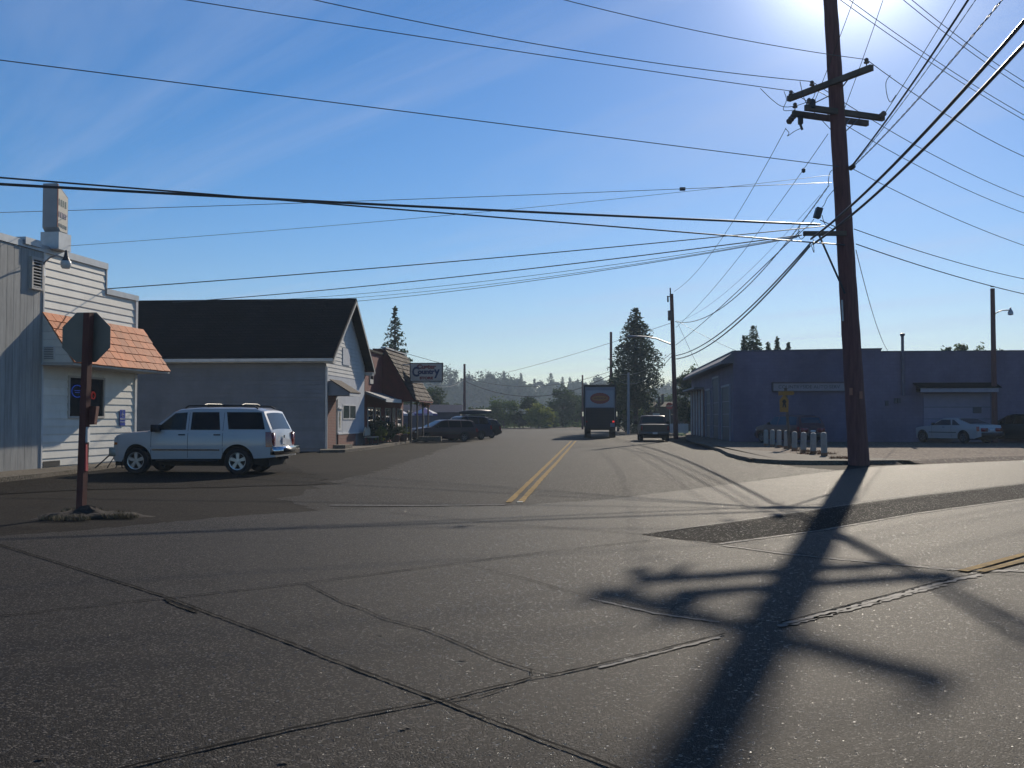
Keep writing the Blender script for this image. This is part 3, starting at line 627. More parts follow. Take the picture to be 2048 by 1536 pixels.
# ---------- near left building
F1 = Frame((-13.7, 28.9), (.1337, 1))
b1 = empty("tavern", F1.p(2, -3, 0), label="white sided flat-roofed building with orange shingled awning, near left", cat="building"); iv = Matrix.Translation(-b1.location)
def prt(mb, name, mat, par, iv, sm=None, fx=False):
    o = mb.build(name, mat, par, sm, iv)
    if fx: fixn(o)
    return o
mb = MB(); F1.box(mb, -9, 3.4, -9, 0, 0, 6.45); F1.box(mb, 3.402, 5.37, -9, 0, 0, 5.62); prt(mb, "wall", m_side, b1, iv, fx=True)
mb = MB()
def lap(mb, Fr, t0, t1, z0, z1, o=0.0, th=.036):
    a = [Fr.p(t0, o, z0), Fr.p(t0, o + th, z0), Fr.p(t0, o + .012, z1), Fr.p(t0, o, z1)]; b = [Fr.p(t1, o, z0), Fr.p(t1, o + th, z0), Fr.p(t1, o + .012, z1), Fr.p(t1, o, z1)]
    mb.add(a + b, [(0, 1, 5, 4), (1, 2, 6, 5), (2, 3, 7, 6), (0, 3, 2, 1), (4, 5, 6, 7)])
step = .2325; k = 0; z = .17
while z < 6.4:
    t1 = 5.30 if z + step < 5.7 else 3.38
    # openings: window and awning body
    segs = [(0.03, t1)]
    if z + step > 1.6 and z < 2.85: segs = [(.03, 1.36), (3.36, t1)]
    for a, b_ in segs:
        cuts = sorted([a, b_] + [c for c in [random.uniform(.2, 5.2)] if a + .3 < c < b_ - .3])
        for q in range(len(cuts) - 1): lap(mb, F1, cuts[q] + (.004 if q else 0), cuts[q + 1], z, z + step)
    z += step
prt(mb, "lap_siding", m_side, b1, iv, fx=True)
mb = MB(); tt = -9
while tt < -.02:
    w = min(.305, -.02 - tt); F1.box(mb, tt + .005, tt + w - .005, 0, .045, .13, 6.4); tt += w
prt(mb, "plywood_siding", m_ply, b1, iv, fx=True)
mb = MB(); F1.box(mb, -9, 3.46, -.25, .075, 6.42, 6.62); F1.box(mb, 3.40, 5.46, -.25, .075, 5.62, 5.80); F1.box(mb, 3.40, 3.46, -.25, .05, 5.8, 6.42); F1.box(mb, -1.0, -.25, -.2, .13, 6.5, 6.70); prt(mb, "parapet_cap", m_flash, b1, iv, fx=True)
mb = MB(); F1.box(mb, 5.30, 5.44, -.12, .06, .13, 5.62); prt(mb, "corner_trim", m_whitew, b1, iv, fx=True); mb = MB(); F1.box(mb, -.03, .03, 0, .07, .13, 6.42); prt(mb, "corner_trim", m_whitew, b1, iv, fx=True)
# awning
aw0, aw1, ZT, ZB, OB = 0.0, 5.75, 4.66, 3.17, 1.06
mb = MB(); mb.add([F1.p(aw0, .04, ZT), F1.p(aw0, OB, ZB), F1.p(aw0, .04, ZB), F1.p(aw1, .04, ZT), F1.p(aw1, OB, ZB), F1.p(aw1, .04, ZB)], [(0, 1, 2), (3, 5, 4), (0, 3, 4, 1), (1, 4, 5, 2)]); awn = prt(mb, "awning", m_soff, b1, iv, fx=True)
mb = MB()
for q in range(6): 
    z0 = ZB + .03 + q * .225; zt = z0 + .215
    omax = OB - (z0 - ZB) * (OB - .04) / (ZT - ZB); om2 = OB - (zt - ZB) * (OB - .04) / (ZT - ZB)
    a = [F1.p(aw0, .05, z0), F1.p(aw0, omax - .02, z0), F1.p(aw0, om2 - .02, zt), F1.p(aw0, .05, zt)]
    d = -F1.d * .03; mb.prism(a, d)
prt(mb, "end_cladding", m_side, awn, iv, fx=True)
mb = MB(); rows = 6; random.seed(5)
for r in range(rows):
    za, zb = ZB + (ZT - ZB) * r / rows, ZB + (ZT - ZB) * (r + 1.12) / rows
    tt = aw0 - .05 - random.uniform(0, .25)
    while tt < aw1 + .05:
        w = random.uniform(.42, .5); t0_, t1_ = max(tt, aw0 - .06), min(tt + w - .018, aw1 + .06)
        if t1_ - t0_ > .05:
            th = .05 + random.uniform(-.006, .006); dz = random.uniform(-.008, .008)
            def sl(z, off): 
                o = OB - (min(z, ZT + .05) - ZB) * (OB - .04) / (ZT - ZB); return o + off * .83, z + off * .56
            o0, z0 = sl(za + dz, .012); o1, z1 = sl(za + dz, th); o2, z2 = sl(min(zb, ZT), .014); o3, z3 = sl(min(zb, ZT), .026)
            mb.hexa([F1.p(t0_, o0, z0), F1.p(t1_, o0, z0), F1.p(t1_, o1, z1), F1.p(t0_, o1, z1), F1.p(t0_, o2, z2), F1.p(t1_, o2, z2), F1.p(t1_, o3, z3), F1.p(t0_, o3, z3)])
        tt += w
prt(mb, "shingles", m_terra, awn, iv, fx=True)
mb = MB(); F1.box(mb, aw0 - .07, aw1 + .07, .0, OB - .02, ZB - .05, ZB - .003); prt(mb, "soffit", m_soff, awn, iv, fx=True)
mb = MB(); c = F1.p(-.045, .27, 3.47); F1.box(mb, -.06, -.032, .10, .46, 3.28, 3.67); v1 = prt(mb, "vent", m_whitew, awn, iv, fx=True)
mb = MB()
for q in range(7): F1.box(mb, -.075, -.0605, .14, .42, 3.31 + q * .05, 3.325 + q * .05)
prt(mb, "louvre", m_dkmet, v1, iv, fx=True)
# window
mb = MB(); T0, T1, Z0, Z1 = 1.40, 3.32, 1.64, 2.82
F1.box(mb, T0 - .06, T0, .0, .07, Z0 - .06, Z1 + .06); F1.box(mb, T1, T1 + .06, .0, .07, Z0 - .06, Z1 + .06); F1.box(mb, T0, T1, .0, .072, Z1, Z1 + .06); F1.box(mb, T0, T1, .0, .085, Z0 - .06, Z0)
wn = prt(mb, "window", m_soff, b1, iv, fx=True)
mb = MB(); F1.box(mb, T0, T1, .0, .02, Z0, Z1); prt(mb, "pane", m_glass, wn, iv, fx=True)
def ring(Fr, t, o, z, r, tr, n=20, sz=1.0): return [Fr.p(t + r * math.cos(2 * math.pi * i / n), o, z + sz * r * math.sin(2 * math.pi * i / n)) for i in range(n + 1)]
mb = MB(); mb.tube(ring(F1, 1.82, .045, 2.41, .30, .02, sz=.62), .013, 6, cap=False); mb.tube([F1.p(1.66, .045, 2.43), F1.p(1.98, .045, 2.43)], .009, 5); mb.tube([F1.p(1.70, .045, 2.37), F1.p(1.94, .045, 2.37)], .009, 5)
tag(prt(mb, "neon_sign", emitmat("neon_blue", (.02, .12, .9), .22), None, Matrix()), "blue oval neon beer sign glowing in the dark window", "neon sign")
mb = MB(); mb.tube(ring(F1, 2.72, .045, 2.30, .11, .02, 12, 1.0), .02, 6, cap=False); mb.tube([F1.p(2.62, .045, 2.2), F1.p(2.66, .045, 2.42), F1.p(2.82, .045, 2.34)], .02, 6)
tag(prt(mb, "neon_sign", emitmat("neon_red", (.8, .05, .03), .12), None, Matrix()), "dim red neon sign in the dark window", "neon sign")
# crawl vent, louvre on plywood
mb = MB(); F1.box(mb, .12, .95, .036, .05, .16, .32); prt(mb, "crawl_vent", m_black, b1, iv, fx=True)
mb = MB(); T0, T1, Z0, Z1 = -.68, -.12, 5.27, 6.2
F1.box(mb, T0, T0 + .07, .04, .13, Z0, Z1); F1.box(mb, T1 - .07, T1, .04, .13, Z0, Z1); F1.box(mb, T0 + .07, T1 - .07, .04, .128, Z0, Z0 + .06); F1.box(mb, T0 + .07, T1 - .07, .04, .128, Z1 - .08, Z1)
v2 = prt(mb, "wall_vent", m_soff, b1, iv, fx=True)
mb = MB(); F1.box(mb, T0 + .07, T1 - .07, .044, .05, Z0 + .06, Z1 - .08); prt(mb, "backing", m_black, v2, iv, fx=True)
mb = MB()
for q in range(9):
    zz = Z0 + .09 + q * .088; mb.bar(F1.p(T0 + .07, .09, zz), F1.p(T1 - .07, .09, zz), .06, .02)
prt(mb, "louvre", m_whitew, v2, iv, fx=True)
# yard light on the corner
e = empty("wall_lamp", F1.p(0, .1, 5.8), label="yard light on a curved arm at the corner of the near left building", cat="wall lamp"); iv2 = Matrix.Translation(-e.location)
mb = MB(); mb.tube([P(81, 545, 28.8), P(84, 536, 28.8), P(90, 524, 28.75), P(100, 515, 28.7), P(114, 511, 28.65), P(126, 515, 28.6)], .022, 8); mb.box(*[w for w in (F1.p(0, .05, 0).x - .04, F1.p(0, .05, 0).x + .05, 28.7, 28.9, 5.7, 5.92)]); prt(mb, "arm", m_metal, e, iv2, 40)
c = P(132, 522, 28.6); mb = MB(); mb.lathe([(.001, .32), (.03, .31), (.05, .2), (.07, .1), (.10, .04), (.12, .0)], c, 'z', 14); prt(mb, "lamp_cap", m_dkmet, e, iv2, 40)
mb = MB(); mb.lathe([(.12, .0), (.15, -.04), (.14, -.16), (.10, -.22), (.001, -.225)], c, 'z', 14); prt(mb, "lamp_glass", M("lamp_lens", (.6, .58, .52), .3, .1, 4), e, iv2, 50)
# roof sign
e = empty("roof_sign", F1.p(.55, 0, 6.6), label="tall cream box sign standing on the roof parapet of the near left building", cat="sign"); iv2 = Matrix.Translation(-e.location)
m_sbox = M("sign_box_grey", (.23, .25, .27), .6, .12, 3)
poly = [(.30, 8.52), (.86, 8.20), (.86, 7.07), (.45, 7.07), (.30, 7.22)]
mb = MB(); mb.prism([F1.p(t, -.22, z) for t, z in poly], F1.n * .46); prt(mb, "cabinet", m_sbox, e, iv2, fx=True)
mb = MB(); F1.box(mb, .25, .88, -.24, .34, 6.56, 7.068); prt(mb, "sign_base", m_flash, e, iv2, fx=True)
fp = [(.34, 8.44), (.82, 8.16), (.82, 7.12), (.47, 7.12), (.34, 7.25)]
mb = MB(); mb.prism([F1.p(t, .242, z) for t, z in fp], F1.n * .012); face = prt(mb, "sign_face", M("sign_cream", (.62, .56, .44), .5, .1, 3), e, iv2, fx=True)
mb = MB(); F1.box(mb, .30, .335, .242, .262, 7.22, 8.50); prt(mb, "edge_strip", M("rust_red", (.28, .09, .06), .6), e, iv2, fx=True)
for col, zc, hh, nm, n_ in [((.28, .33, .27), 7.98, .19, "green_lettering", 4), ((.45, .34, .38), 7.62, .16, "purple_lettering", 5), ((.25, .27, .24), 7.3, .10, "dark_lettering", 6)]:
    mb = MB()
    for q in range(n_):
        t = .38 + q * .42 / n_; w = .42 / n_ * (.3 + .3 * (q % 2)); zo = -(t - .38) * .1
        F1.box(mb, t, t + w, .256, .262, zc + zo - hh / 2, zc + zo + hh / 2)
    prt(mb, nm, M(nm + "_m", col, .5), face, iv2, fx=True)
# blue parking sign
e = empty("parking_sign", F1.p(4.5, .05, 1.6), label="blue wheelchair parking sign on the white siding beside the vehicle's bonnet", cat="sign"); iv2 = Matrix.Translation(-e.location)
mb = MB(); F1.box(mb, 4.33, 4.67, .05, .062, 1.33, 1.86); prt(mb, "plate", M("sign_blue", (.02, .05, .33), .4, .05), e, iv2, fx=True)
mw = M("sign_white", (.7, .7, .7), .5, .05)
mb = MB(); mb.tube(ring(F1, 4.49, .066, 1.69, .055, 0, 14)[3:13], .008, 5); mb.tube([F1.p(4.48, .066, 1.79), F1.p(4.485, .066, 1.71), F1.p(4.54, .066, 1.70), F1.p(4.57, .066, 1.64)], .009, 5); mb.tube(ring(F1, 4.48, .066, 1.815, .012, 0, 8), .008, 4); prt(mb, "wheelchair_symbol", mw, e, iv2)
for q, tx in enumerate(["RESERVED", "PARKING"]): textmesh("lettering", tx, .075, mw, e, iv2 @ F1.mat(4.50, .064, 1.55 - q * .1), .002)
# metal rack leaning by the wall
e = empty("bicycle_rack", G(228, 932, .13), label="small metal rack at the foot of the white siding by the front bumper", cat="rack"); iv2 = Matrix.Translation(-e.location)
q = G(228, 936, .13); mb = MB()
mb.tube([q + Vector((-.55, 0, 0)), q + Vector((.10, .1, .62)), q + Vector((.5, .1, .62)), q + Vector((.62, 0, 0))], .022, 6); mb.tube([q + Vector((-.2, 0, 0)), q + Vector((.12, .05, .55)), q + Vector((.2, .1, .0))], .018, 6); mb.tube([q + Vector((.05, 0, 0)), q + Vector((.3, .05, .6)), q + Vector((.4, .1, 0))], .018, 6); prt(mb, "rack_frame", m_dkmet, e, iv2, 40)

# ---------- stop sign seen from behind
sb = G(161.5, 1024, .06); e = empty("stop_sign", sb, label="stop sign seen from behind on a red-brown wooden post in dry grass", cat="road sign"); iv2 = Matrix.Translation(-sb)
st = P(177.5, 626, sb.y); m_post = M("red_brown_post", (.11, .03, .02), .75, .3, 3, .4, 20, stretch=(4, 4, .6))
mb = MB(); mb.bar(sb - Vector((0, 0, .2)), st, .115, .115, up=Vector((0.25, 1, 0))); prt(mb, "post", m_post, e, iv2, fx=True)
oc = P(172.5, 674.5, sb.y + .11); nvec = Vector((.08, 1, 0)).normalized(); hx = Vector((nvec.y, -nvec.x, 0)); 
def octo(c, r, off, th): return [c + hx * (r * math.cos(R(22.5 + 45 * i))) + Vector((0, 0, r * math.sin(R(22.5 + 45 * i)))) + nvec * off for i in range(8)]
mb = MB(); mb.prism(octo(oc, .445, 0, 0), nvec * .006); prt(mb, "sign_plate", M("sign_back_grey", (.17, .15, .12), .5, .12, 2, metal=.3), e, iv2, fx=True)
mb = MB(); mb.prism(octo(oc, .445, .0062, 0), nvec * .002); ff = prt(mb, "sign_face", M("stop_red", (.5, .02, .02), .5), e, iv2, fx=True)
mx = Matrix((hx.to_4d() * -1, Vector((0, 0, 1, 0)), nvec.to_4d(), (0, 0, 0, 1))).transposed()
for i in range(3): mx[3][i] = 0
mx.translation = oc + nvec * .0095; textmesh("lettering", "STOP", .34, mw, ff, iv2 @ mx, .001)
q = P(178, 815, sb.y); mb = MB(); mb.hexa([q + Vector(w) for w in [(0, .0, -.28), (.09, .0, -.28), (.09, .1, -.28), (0, .1, -.28), (.0, .0, .02), (.12, .0, .02), (.12, .12, .02), (0, .12, .02)]]); prt(mb, "leaflet_box", m_post, e, iv2, fx=True)
q = P(171, 870, sb.y - .05); mb = MB(); mb.box(q.x - .01, q.x + .035, q.y, q.y + .1, q.z - .12, q.z + .13); prt(mb, "white_notice", m_whitew, e, iv2, fx=True)
mb = MB(); q = P(168, 915, sb.y - .05); mb.box(q.x - .01, q.x + .03, q.y, q.y + .1, q.z - .22, q.z + .22); prt(mb, "red_band", M("red_tape", (.35, .03, .04), .5), e, iv2, fx=True)

# ---------- second building: dark roof and light gable
F2 = Frame((-8.77, 46.8), (.0859, 1)); W2 = 7.75; D2 = 17.0
b2 = empty("hall", F2.p(4, -8, 0), label="grey building with big dark roof and pale gable front, second on left", cat="building"); iv = Matrix.Translation(-b2.location)
ZR, ZE = 7.55, 4.55; TR = 3.9
def zroof(t): return ZR - (TR - t) * .74 if t < TR else ZR - (t - TR) * .80
mb = MB(); mb.prism([F2.p(0, 0, 0), F2.p(W2, 0, 0), F2.p(W2, 0, zroof(W2) - .06), F2.p(TR, 0, ZR - .06), F2.p(0, 0, zroof(0) - .06)], F2.n * -D2); prt(mb, "wall", m_gwall, b2, iv, fx=True)
mb = MB(); z = .15
while z < zroof(0) - .1: 
    a = [F2.p(0, -.02, z), F2.p(-.04, -.02, z), F2.p(-.008, -.02, z + .2), F2.p(0, -.02, z + .2)]; mb.prism(a, F2.n * -(D2 - .05)); z += .2
prt(mb, "side_siding", m_gwall, b2, iv, fx=True)
mb = MB(); z = 3.62
while z < ZR - .3:
    zt = z + .19
    def tl(zz): return max(0.02, TR - (ZR - .1 - zz) / .74)
    def tr(zz): return min(W2 - .02, TR + (ZR - .1 - zz) / .80)
    a = [F2.p(tl(z), .0, z), F2.p(tr(z), .0, z), F2.p(tr(z), .035, z), F2.p(tl(z), .035, z), F2.p(tl(zt), .0, zt), F2.p(tr(zt), .0, zt), F2.p(tr(zt), .014, zt), F2.p(tl(zt), .014, zt)]
    mb.hexa(a); z = zt
prt(mb, "gable_siding", m_gable, b2, iv, fx=True)
mb = MB(); F2.box(mb, .02, W2 - .02, 0, .02, .8, 3.62); prt(mb, "front_panel", m_pane, b2, iv, fx=True)
mb = MB(); F2.box(mb, .02, 1.66, .022, .06, .0, 2.66); F2.box(mb, 2.1, 5.6, .0, .07, .0, .76); prt(mb, "brick_base", m_brick, b2, iv, fx=True)
mb = MB(); F2.box(mb, 2.06, W2, .02, .09, .76, .82); F2.box(mb, 2.02, 2.1, .02, .05, .82, 2.5); F2.box(mb, 3.0, 3.04, .02, .03, .82, 2.3); prt(mb, "trim", m_whitew, b2, iv, fx=True)
mb = MB(); F2.box(mb, 1.68, 2.0, .021, .03, .1, 2.45); prt(mb, "door", m_dkmet, b2, iv, fx=True)
mb = MB(); F2.box(mb, 3.12, 5.75, .02, .05, 1.5, 1.56); F2.box(mb, 3.1, 3.16, .02, .045, 1.56, 2.22); F2.box(mb, 4.4, 4.5, .02, .045, 1.56, 2.22); F2.box(mb, 5.7, 5.76, .02, .045, 1.56, 2.22); F2.box(mb, 3.16, 5.7, .02, .044, 2.2, 2.25)
w = prt(mb, "window", m_whitew, b2, iv, fx=True); mb = MB(); F2.box(mb, 3.16, 5.7, .02, .03, 1.56, 2.2); prt(mb, "pane", glassmat("green_glass", (.05, .07, .07), .1), w, iv, fx=True)
mb = MB(); F2.box(mb, 2.95, 4.35, .03, .06, 4.25, 5.1); prt(mb, "gable_board", m_pane, b2, iv, fx=True)
mb = MB(); th = .14; OV = .5
for s in (0, 1):
    te = -.5 if s == 0 else W2 + .45
    za = zroof(te) ; d = -(1 if s == 0 else -1)
    pts = [F2.p(te, OV, za), F2.p(TR, OV, ZR), F2.p(TR, OV, ZR + th), F2.p(te, OV, za + th)]; mb.prism(pts, F2.n * -(D2 + OV + .3))
rf = prt(mb, "roof", m_roofd, b2, iv, fx=True)
mb = MB()
for te in (-.5, W2 + .45):
    pts = [F2.p(te, OV + .002, zroof(te) - .14), F2.p(TR, OV + .002, ZR - .14), F2.p(TR, OV + .002, ZR - .004), F2.p(te, OV + .002, zroof(te) - .004)]; mb.prism(pts, F2.n * .02)
prt(mb, "bargeboard", m_soff, rf, iv, fx=True)
mb = MB(); F2.box(mb, -.62, -.5, -D2, OV - .02, zroof(-.5) - .08, zroof(-.5) + .06); F2.box(mb, -.05, .05, .0, .09, .1, 4.0); prt(mb, "gutter", m_flash, rf, iv, fx=True)
mb = MB(); F2.box(mb, -.5, .0, -D2, .02, zroof(-.5) - .13, zroof(-.5) - .09); F2.box(mb, -.5, .0, .02, OV - .03, zroof(-.5) - .16, zroof(-.5) - .02); F2.box(mb, W2, W2 + .42, -.1, OV - .03, zroof(W2 + .45) - .2, zroof(W2 + .45) - .03); prt(mb, "soffit", m_soff, rf, iv, fx=True)
# door hood
hp = [(0, 2.64), (1.1, 2.64), (1.1, 2.76), (.18, 3.34), (0, 3.3)]
mb = MB(); mb.prism([F2.p(.1, .02 + o, z) for o, z in hp], F2.d * 2.0); hood = prt(mb, "door_hood", m_gwall, b2, iv, fx=True)
mb = MB(); mb.prism([F2.p(.04, 1.16, 2.76), F2.p(.04, .18, 3.37), F2.p(.04, .18, 3.41), F2.p(.04, 1.16, 2.81)], F2.d * 2.12); prt(mb, "hood_roof", m_shake, hood, iv, fx=True)
mb = MB(); F2.box(mb, .08, 2.12, 1.122, 1.14, 2.62, 2.745); prt(mb, "fascia", m_whitew, hood, iv, fx=True)
mb = MB(); F2.box(mb, .2, 1.6, .3, .9, .13, .3); tag(prt(mb, "door_step", m_walk, None, Matrix(), fx=True), "low concrete doorstep below the hood of the grey building", "doorstep")
e = empty("wall_ornament", F2.p(2.5, .02, 1.5), label="tall narrow painted ornament with gilt crest beside the grey building's window", cat="ornament"); iv2 = Matrix.Translation(-e.location)
mb = MB(); F2.box(mb, 2.2, 2.85, .022, .04, .95, 2.0); F2.box(mb, 2.15, 2.95, .022, .10, 2.02, 2.1); prt(mb, "panel", m_whitew, e, iv2, fx=True)
mb = MB()
for z, r in [(1.8, .13), (1.55, .17), (1.32, .12), (1.15, .08)]: mb.lathe([(.001, .012), (r, .0), (r * .8, -.012)], F2.p(2.52, .045, z), 'x', 10)
prt(mb, "relief", M("gilt", (.3, .24, .1), .5, .4, 8), e, iv2, fx=True)

# ---------- red store
F3 = Frame(F2.p(10.2, 0, 0).xy, (.0859, 1))
b3 = empty("country_store", F3.p(3, -5, 0), label="dark red wooden store with a shake mansard front and porch, third on left", cat="building"); iv = Matrix.Translation(-b3.location)
mb = MB(); F3.box(mb, -2.3, 8.6, -12, 0, 0, 5.3); prt(mb, "wall", m_red, b3, iv, fx=True)
mb = MB(); F3.box(mb, -2.32, 2.1, -12, .12, 5.3, 5.42); prt(mb, "roof", m_roofd, b3, iv, fx=True)
tm0, tm1 = 2.2, 8.6; OM = 1.9; ZM0, ZM1 = 2.64, 5.72
core = [(-.6, 5.72), (.1, 5.68), (OM, ZM0), (-.6, ZM0)]
mb = MB(); mb.prism([F3.p(tm0, o, z) for o, z in core], F3.d * (tm1 - tm0)); ms = prt(mb, "mansard", m_red, b3, iv, fx=True)
mb = MB(); rows = 11; random.seed(9)
for r in range(rows):
    f0, f1 = r / rows, (r + 1.15) / rows; f1 = min(f1, 1.0); tt = tm0 - .08
    while tt < tm1 + .1:
        w = random.uniform(.14, .32); dd = random.uniform(0, .03)
        def q(f, off): 
            o = OM + (.1 - OM) * f; z = ZM0 + (5.68 - ZM0) * f; return o + off * .86, z + off * .5
        (oa, za), (ob, zb), (oc_, zc_), (od, zd) = q(f0, .01), q(f0 - .01, .07 + dd), q(f1, .01), q(f1, .03)
        mb.hexa([F3.p(tt, oa, za), F3.p(tt + w, oa, za), F3.p(tt + w, ob, zb), F3.p(tt, ob, zb), F3.p(tt, oc_, zc_), F3.p(tt + w, oc_, zc_), F3.p(tt + w, od, zd), F3.p(tt, od, zd)]); tt += w + .012
prt(mb, "shakes", m_shake, ms, iv, fx=True)
mb = MB(); F3.box(mb, tm0 - .1, tm1 + .1, -.1, .22, 5.72, 5.80); prt(mb, "ridge_cap", m_whitew, ms, iv, fx=True)
mb = MB(); F3.box(mb, tm0 + 1.5, tm1 + .08, OM - .02, OM + .06, ZM0 - .08, ZM0 - .005); prt(mb, "eave_board", M("pink_board", (.5, .22, .17), .6), ms, iv, fx=True)
for t in (2.4, 4.4, 6.4, 8.4): mb = MB(); F3.box(mb, t - .045, t + .045, OM - .25, OM - .16, .13, ZM0 - .003); prt(mb, "porch_post", m_wood2, b3, iv, fx=True)
for t, w, z0, z1 in [(-1.6, 1.3, .9, 2.1), (.3, 1.2, .9, 2.1), (3.0, 1.3, .9, 2.1), (6.6, 1.4, .9, 2.1)]:
    mb = MB(); F3.box(mb, t - .07, t, .0, .05, z0 - .07, z1 + .07); F3.box(mb, t + w, t + w + .07, .0, .05, z0 - .07, z1 + .07); F3.box(mb, t, t + w, .0, .048, z1, z1 + .07); F3.box(mb, t, t + w, .0, .06, z0 - .07, z0)
    wn = prt(mb, "window", m_soff, b3, iv, fx=True); mb = MB(); F3.box(mb, t, t + w, .0, .02, z0, z1); prt(mb, "pane", m_glass, wn, iv, fx=True)
mb = MB(); F3.box(mb, 4.9, 5.85, .0, .05, .13, 2.2); prt(mb, "door", m_dkmet, b3, iv, fx=True)
mb = MB(); mb.prism([F3.p(-2.2, .002, 3.05), F3.p(-2.2, 1.15, 2.62), F3.p(-2.2, 1.15, 2.52), F3.p(-2.2, .002, 2.9)], F3.d * 4.3); sh = prt(mb, "porch_roof", m_gwall, b3, iv, fx=True)
mb = MB(); F3.box(mb, -2.2, 2.1, 1.152, 1.18, 2.46, 2.66); prt(mb, "fascia", m_whitew, sh, iv, fx=True)
mb = MB(); F3.box(mb, -1.2, -.4, .0, .05, 3.5, 4.0); w = prt(mb, "upper_window", m_soff, b3, iv, fx=True); mb = MB(); F3.box(mb, -1.14, -.46, .05, .056, 3.76, 3.95); prt(mb, "pane", m_glass, w, iv, fx=True)
# projecting store sign
sc_ = P(853, 744.5, 61.6); e = empty("store_sign", sc_, label="large projecting board sign reading Custer Country Store on the red store", cat="sign"); iv2 = Matrix.Translation(-sc_)
FS = Frame((sc_.x, sc_.y), (1, -.06)); hw, hh = .98, .535; cz = sc_.z
mb = MB(); FS.box(mb, -hw, hw, -.08, .08, cz - hh, cz + hh); brd = prt(mb, "board", M("sign_board_cream", (.62, .49, .40), .6, .12, 2), e, iv2, fx=True)
mb = MB(); FS.box(mb, -hw - .05, hw + .05, -.1, .1, cz + hh, cz + hh + .05); FS.box(mb, -hw - .05, hw + .05, -.1, .1, cz - hh - .05, cz - hh); FS.box(mb, hw, hw + .06, -.1, .1, cz - hh, cz + hh); FS.box(mb, -hw - .05, -hw, -.1, .1, cz - hh, cz + hh); prt(mb, "frame", m_dkmet, e, iv2, fx=True)
mb = MB(); FS.box(mb, -hw - 1.1, hw, -.03, .03, cz - hh - .12, cz - hh - .06); FS.box(mb, -hw - 1.1, -hw - .05, -.03, .03, cz + hh - .1, cz + hh - .04); prt(mb, "bracket", m_metal, e, iv2, fx=True)
mr = M("letter_red", (.30, .055, .04), .6); mn = M("letter_navy", (.05, .035, .09), .6)
textmesh("lettering", "Custer", .36, mr, brd, iv2 @ FS.mat(.0, .082, cz + .33), .004, 1.15, .022)
textmesh("lettering", "C", .82, mn, brd, iv2 @ FS.mat(-.66, .082, cz - .0), .004, .8, .026); textmesh("lettering", "ountr", .40, mn, brd, iv2 @ FS.mat(-.02, .082, cz + .02), .004, 1.12, .024); textmesh("lettering", "y", .74, mn, brd, iv2 @ FS.mat(.66, .082, cz + .04), .004, .9, .026)
textmesh("lettering", "STORE", .22, mr, brd, iv2 @ FS.mat(0, .082, cz - .37), .004, 1.25, .016)
mb = MB(); mb.tube([F3.p(4.6, .1, 5.8), FS.p(.8, 0, cz + hh + .05)], .014, 5); prt(mb, "guy_wire", m_wire, e, iv2)
# bench, umbrellas, hanging basket
e = empty("bench", F2.p(7.1, .6, .13), label="curved pale wooden bench by the corner of the grey building", cat="bench"); iv2 = Matrix.Translation(-e.location)
mw2 = M("pale_timber", (.42, .36, .27), .7, .25, 5)
mb = MB(); F2.box(mb, 6.3, 7.9, .35, .8, .52, .57); prt(mb, "seat", mw2, e, iv2, fx=True)
mb = MB(); mb.prism([F2.p(6.3, .3, .62), F2.p(7.9, .3, .62), F2.p(7.9, .3, .85), F2.p(7.5, .3, 1.1), F2.p(7.1, .3, 1.0), F2.p(6.7, .3, 1.1), F2.p(6.3, .3, .85)], F2.n * .05); prt(mb, "backrest", mw2, e, iv2, fx=True)
for t in (6.38, 7.76):
    for o in (.3, .74): mb = MB(); F2.box(mb, t, t + .06, o, o + .06, .13, .52 if o > .5 else .9); prt(mb, "leg", m_dkmet, e, iv2, fx=True)
def parasol(px, pt, Y, wd, label, c1, c2):
    b = P(px, 850, Y); b.z = 0; tp = P(px, pt, Y); r = wd / 2
    e = empty("patio_umbrella", b, label=label, cat="umbrella"); iv2 = Matrix.Translation(-b)
    mb = MB(); mb.tube([b, tp], .03, 6); mb.build("pole", m_metal, e, None, iv2)
    mb = MB(); n = 8; mb.v.append(tuple(tp + Vector((0, 0, .05))))
    for j in range(n): a = 2 * math.pi * j / n; mb.v.append((tp.x + r * math.cos(a), tp.y + r * math.sin(a), tp.z - r * .42)); 
    for j in range(n): a = 2 * math.pi * j / n; mb.v.append((tp.x + r * math.cos(a), tp.y + r * math.sin(a), tp.z - r * .42 - .16))
    for j in range(n):
        mb.f.append([0, 1 + j, 1 + (j + 1) % n]); mb.mi.append(j % 2); mb.f.append([1 + j, 9 + j, 9 + (j + 1) % n, 1 + (j + 1) % n]); mb.mi.append(1 - j % 2)
    mb.build("canopy", [c1, c2], e, None, iv2); return e
parasol(849, 816, 80, 2.1, "purple and white patio umbrella beyond the red store porch", M("purple_cloth", (.12, .09, .28), .8), M("white_cloth", (.6, .58, .6), .8))
parasol(795, 818, 84, 1.9, "pale patio umbrella half hidden by the store porch posts", M("white_cloth", (.6, .58, .6), .8), M("white_cloth", (.6, .58, .6), .8))
mb = MB(); c = P(800, 845, 88); mb.box(c.x - 1.5, c.x + 5.2, c.y + 2, c.y + 5, 0, 2.0); mb.prism([Vector((c.x - 1.7, c.y + 1.8, 2.0)), Vector((c.x + 5.4, c.y + 1.8, 2.0)), Vector((c.x + 5.4, c.y + 3.5, 2.7)), Vector((c.x - 1.7, c.y + 3.5, 2.7))], (0, 0, .08)); tag(prt(mb, "shed", M("shed_grey", (.10, .09, .11), .8), None, Matrix(), fx=True), "low dark shed behind the patio umbrellas", "shed")

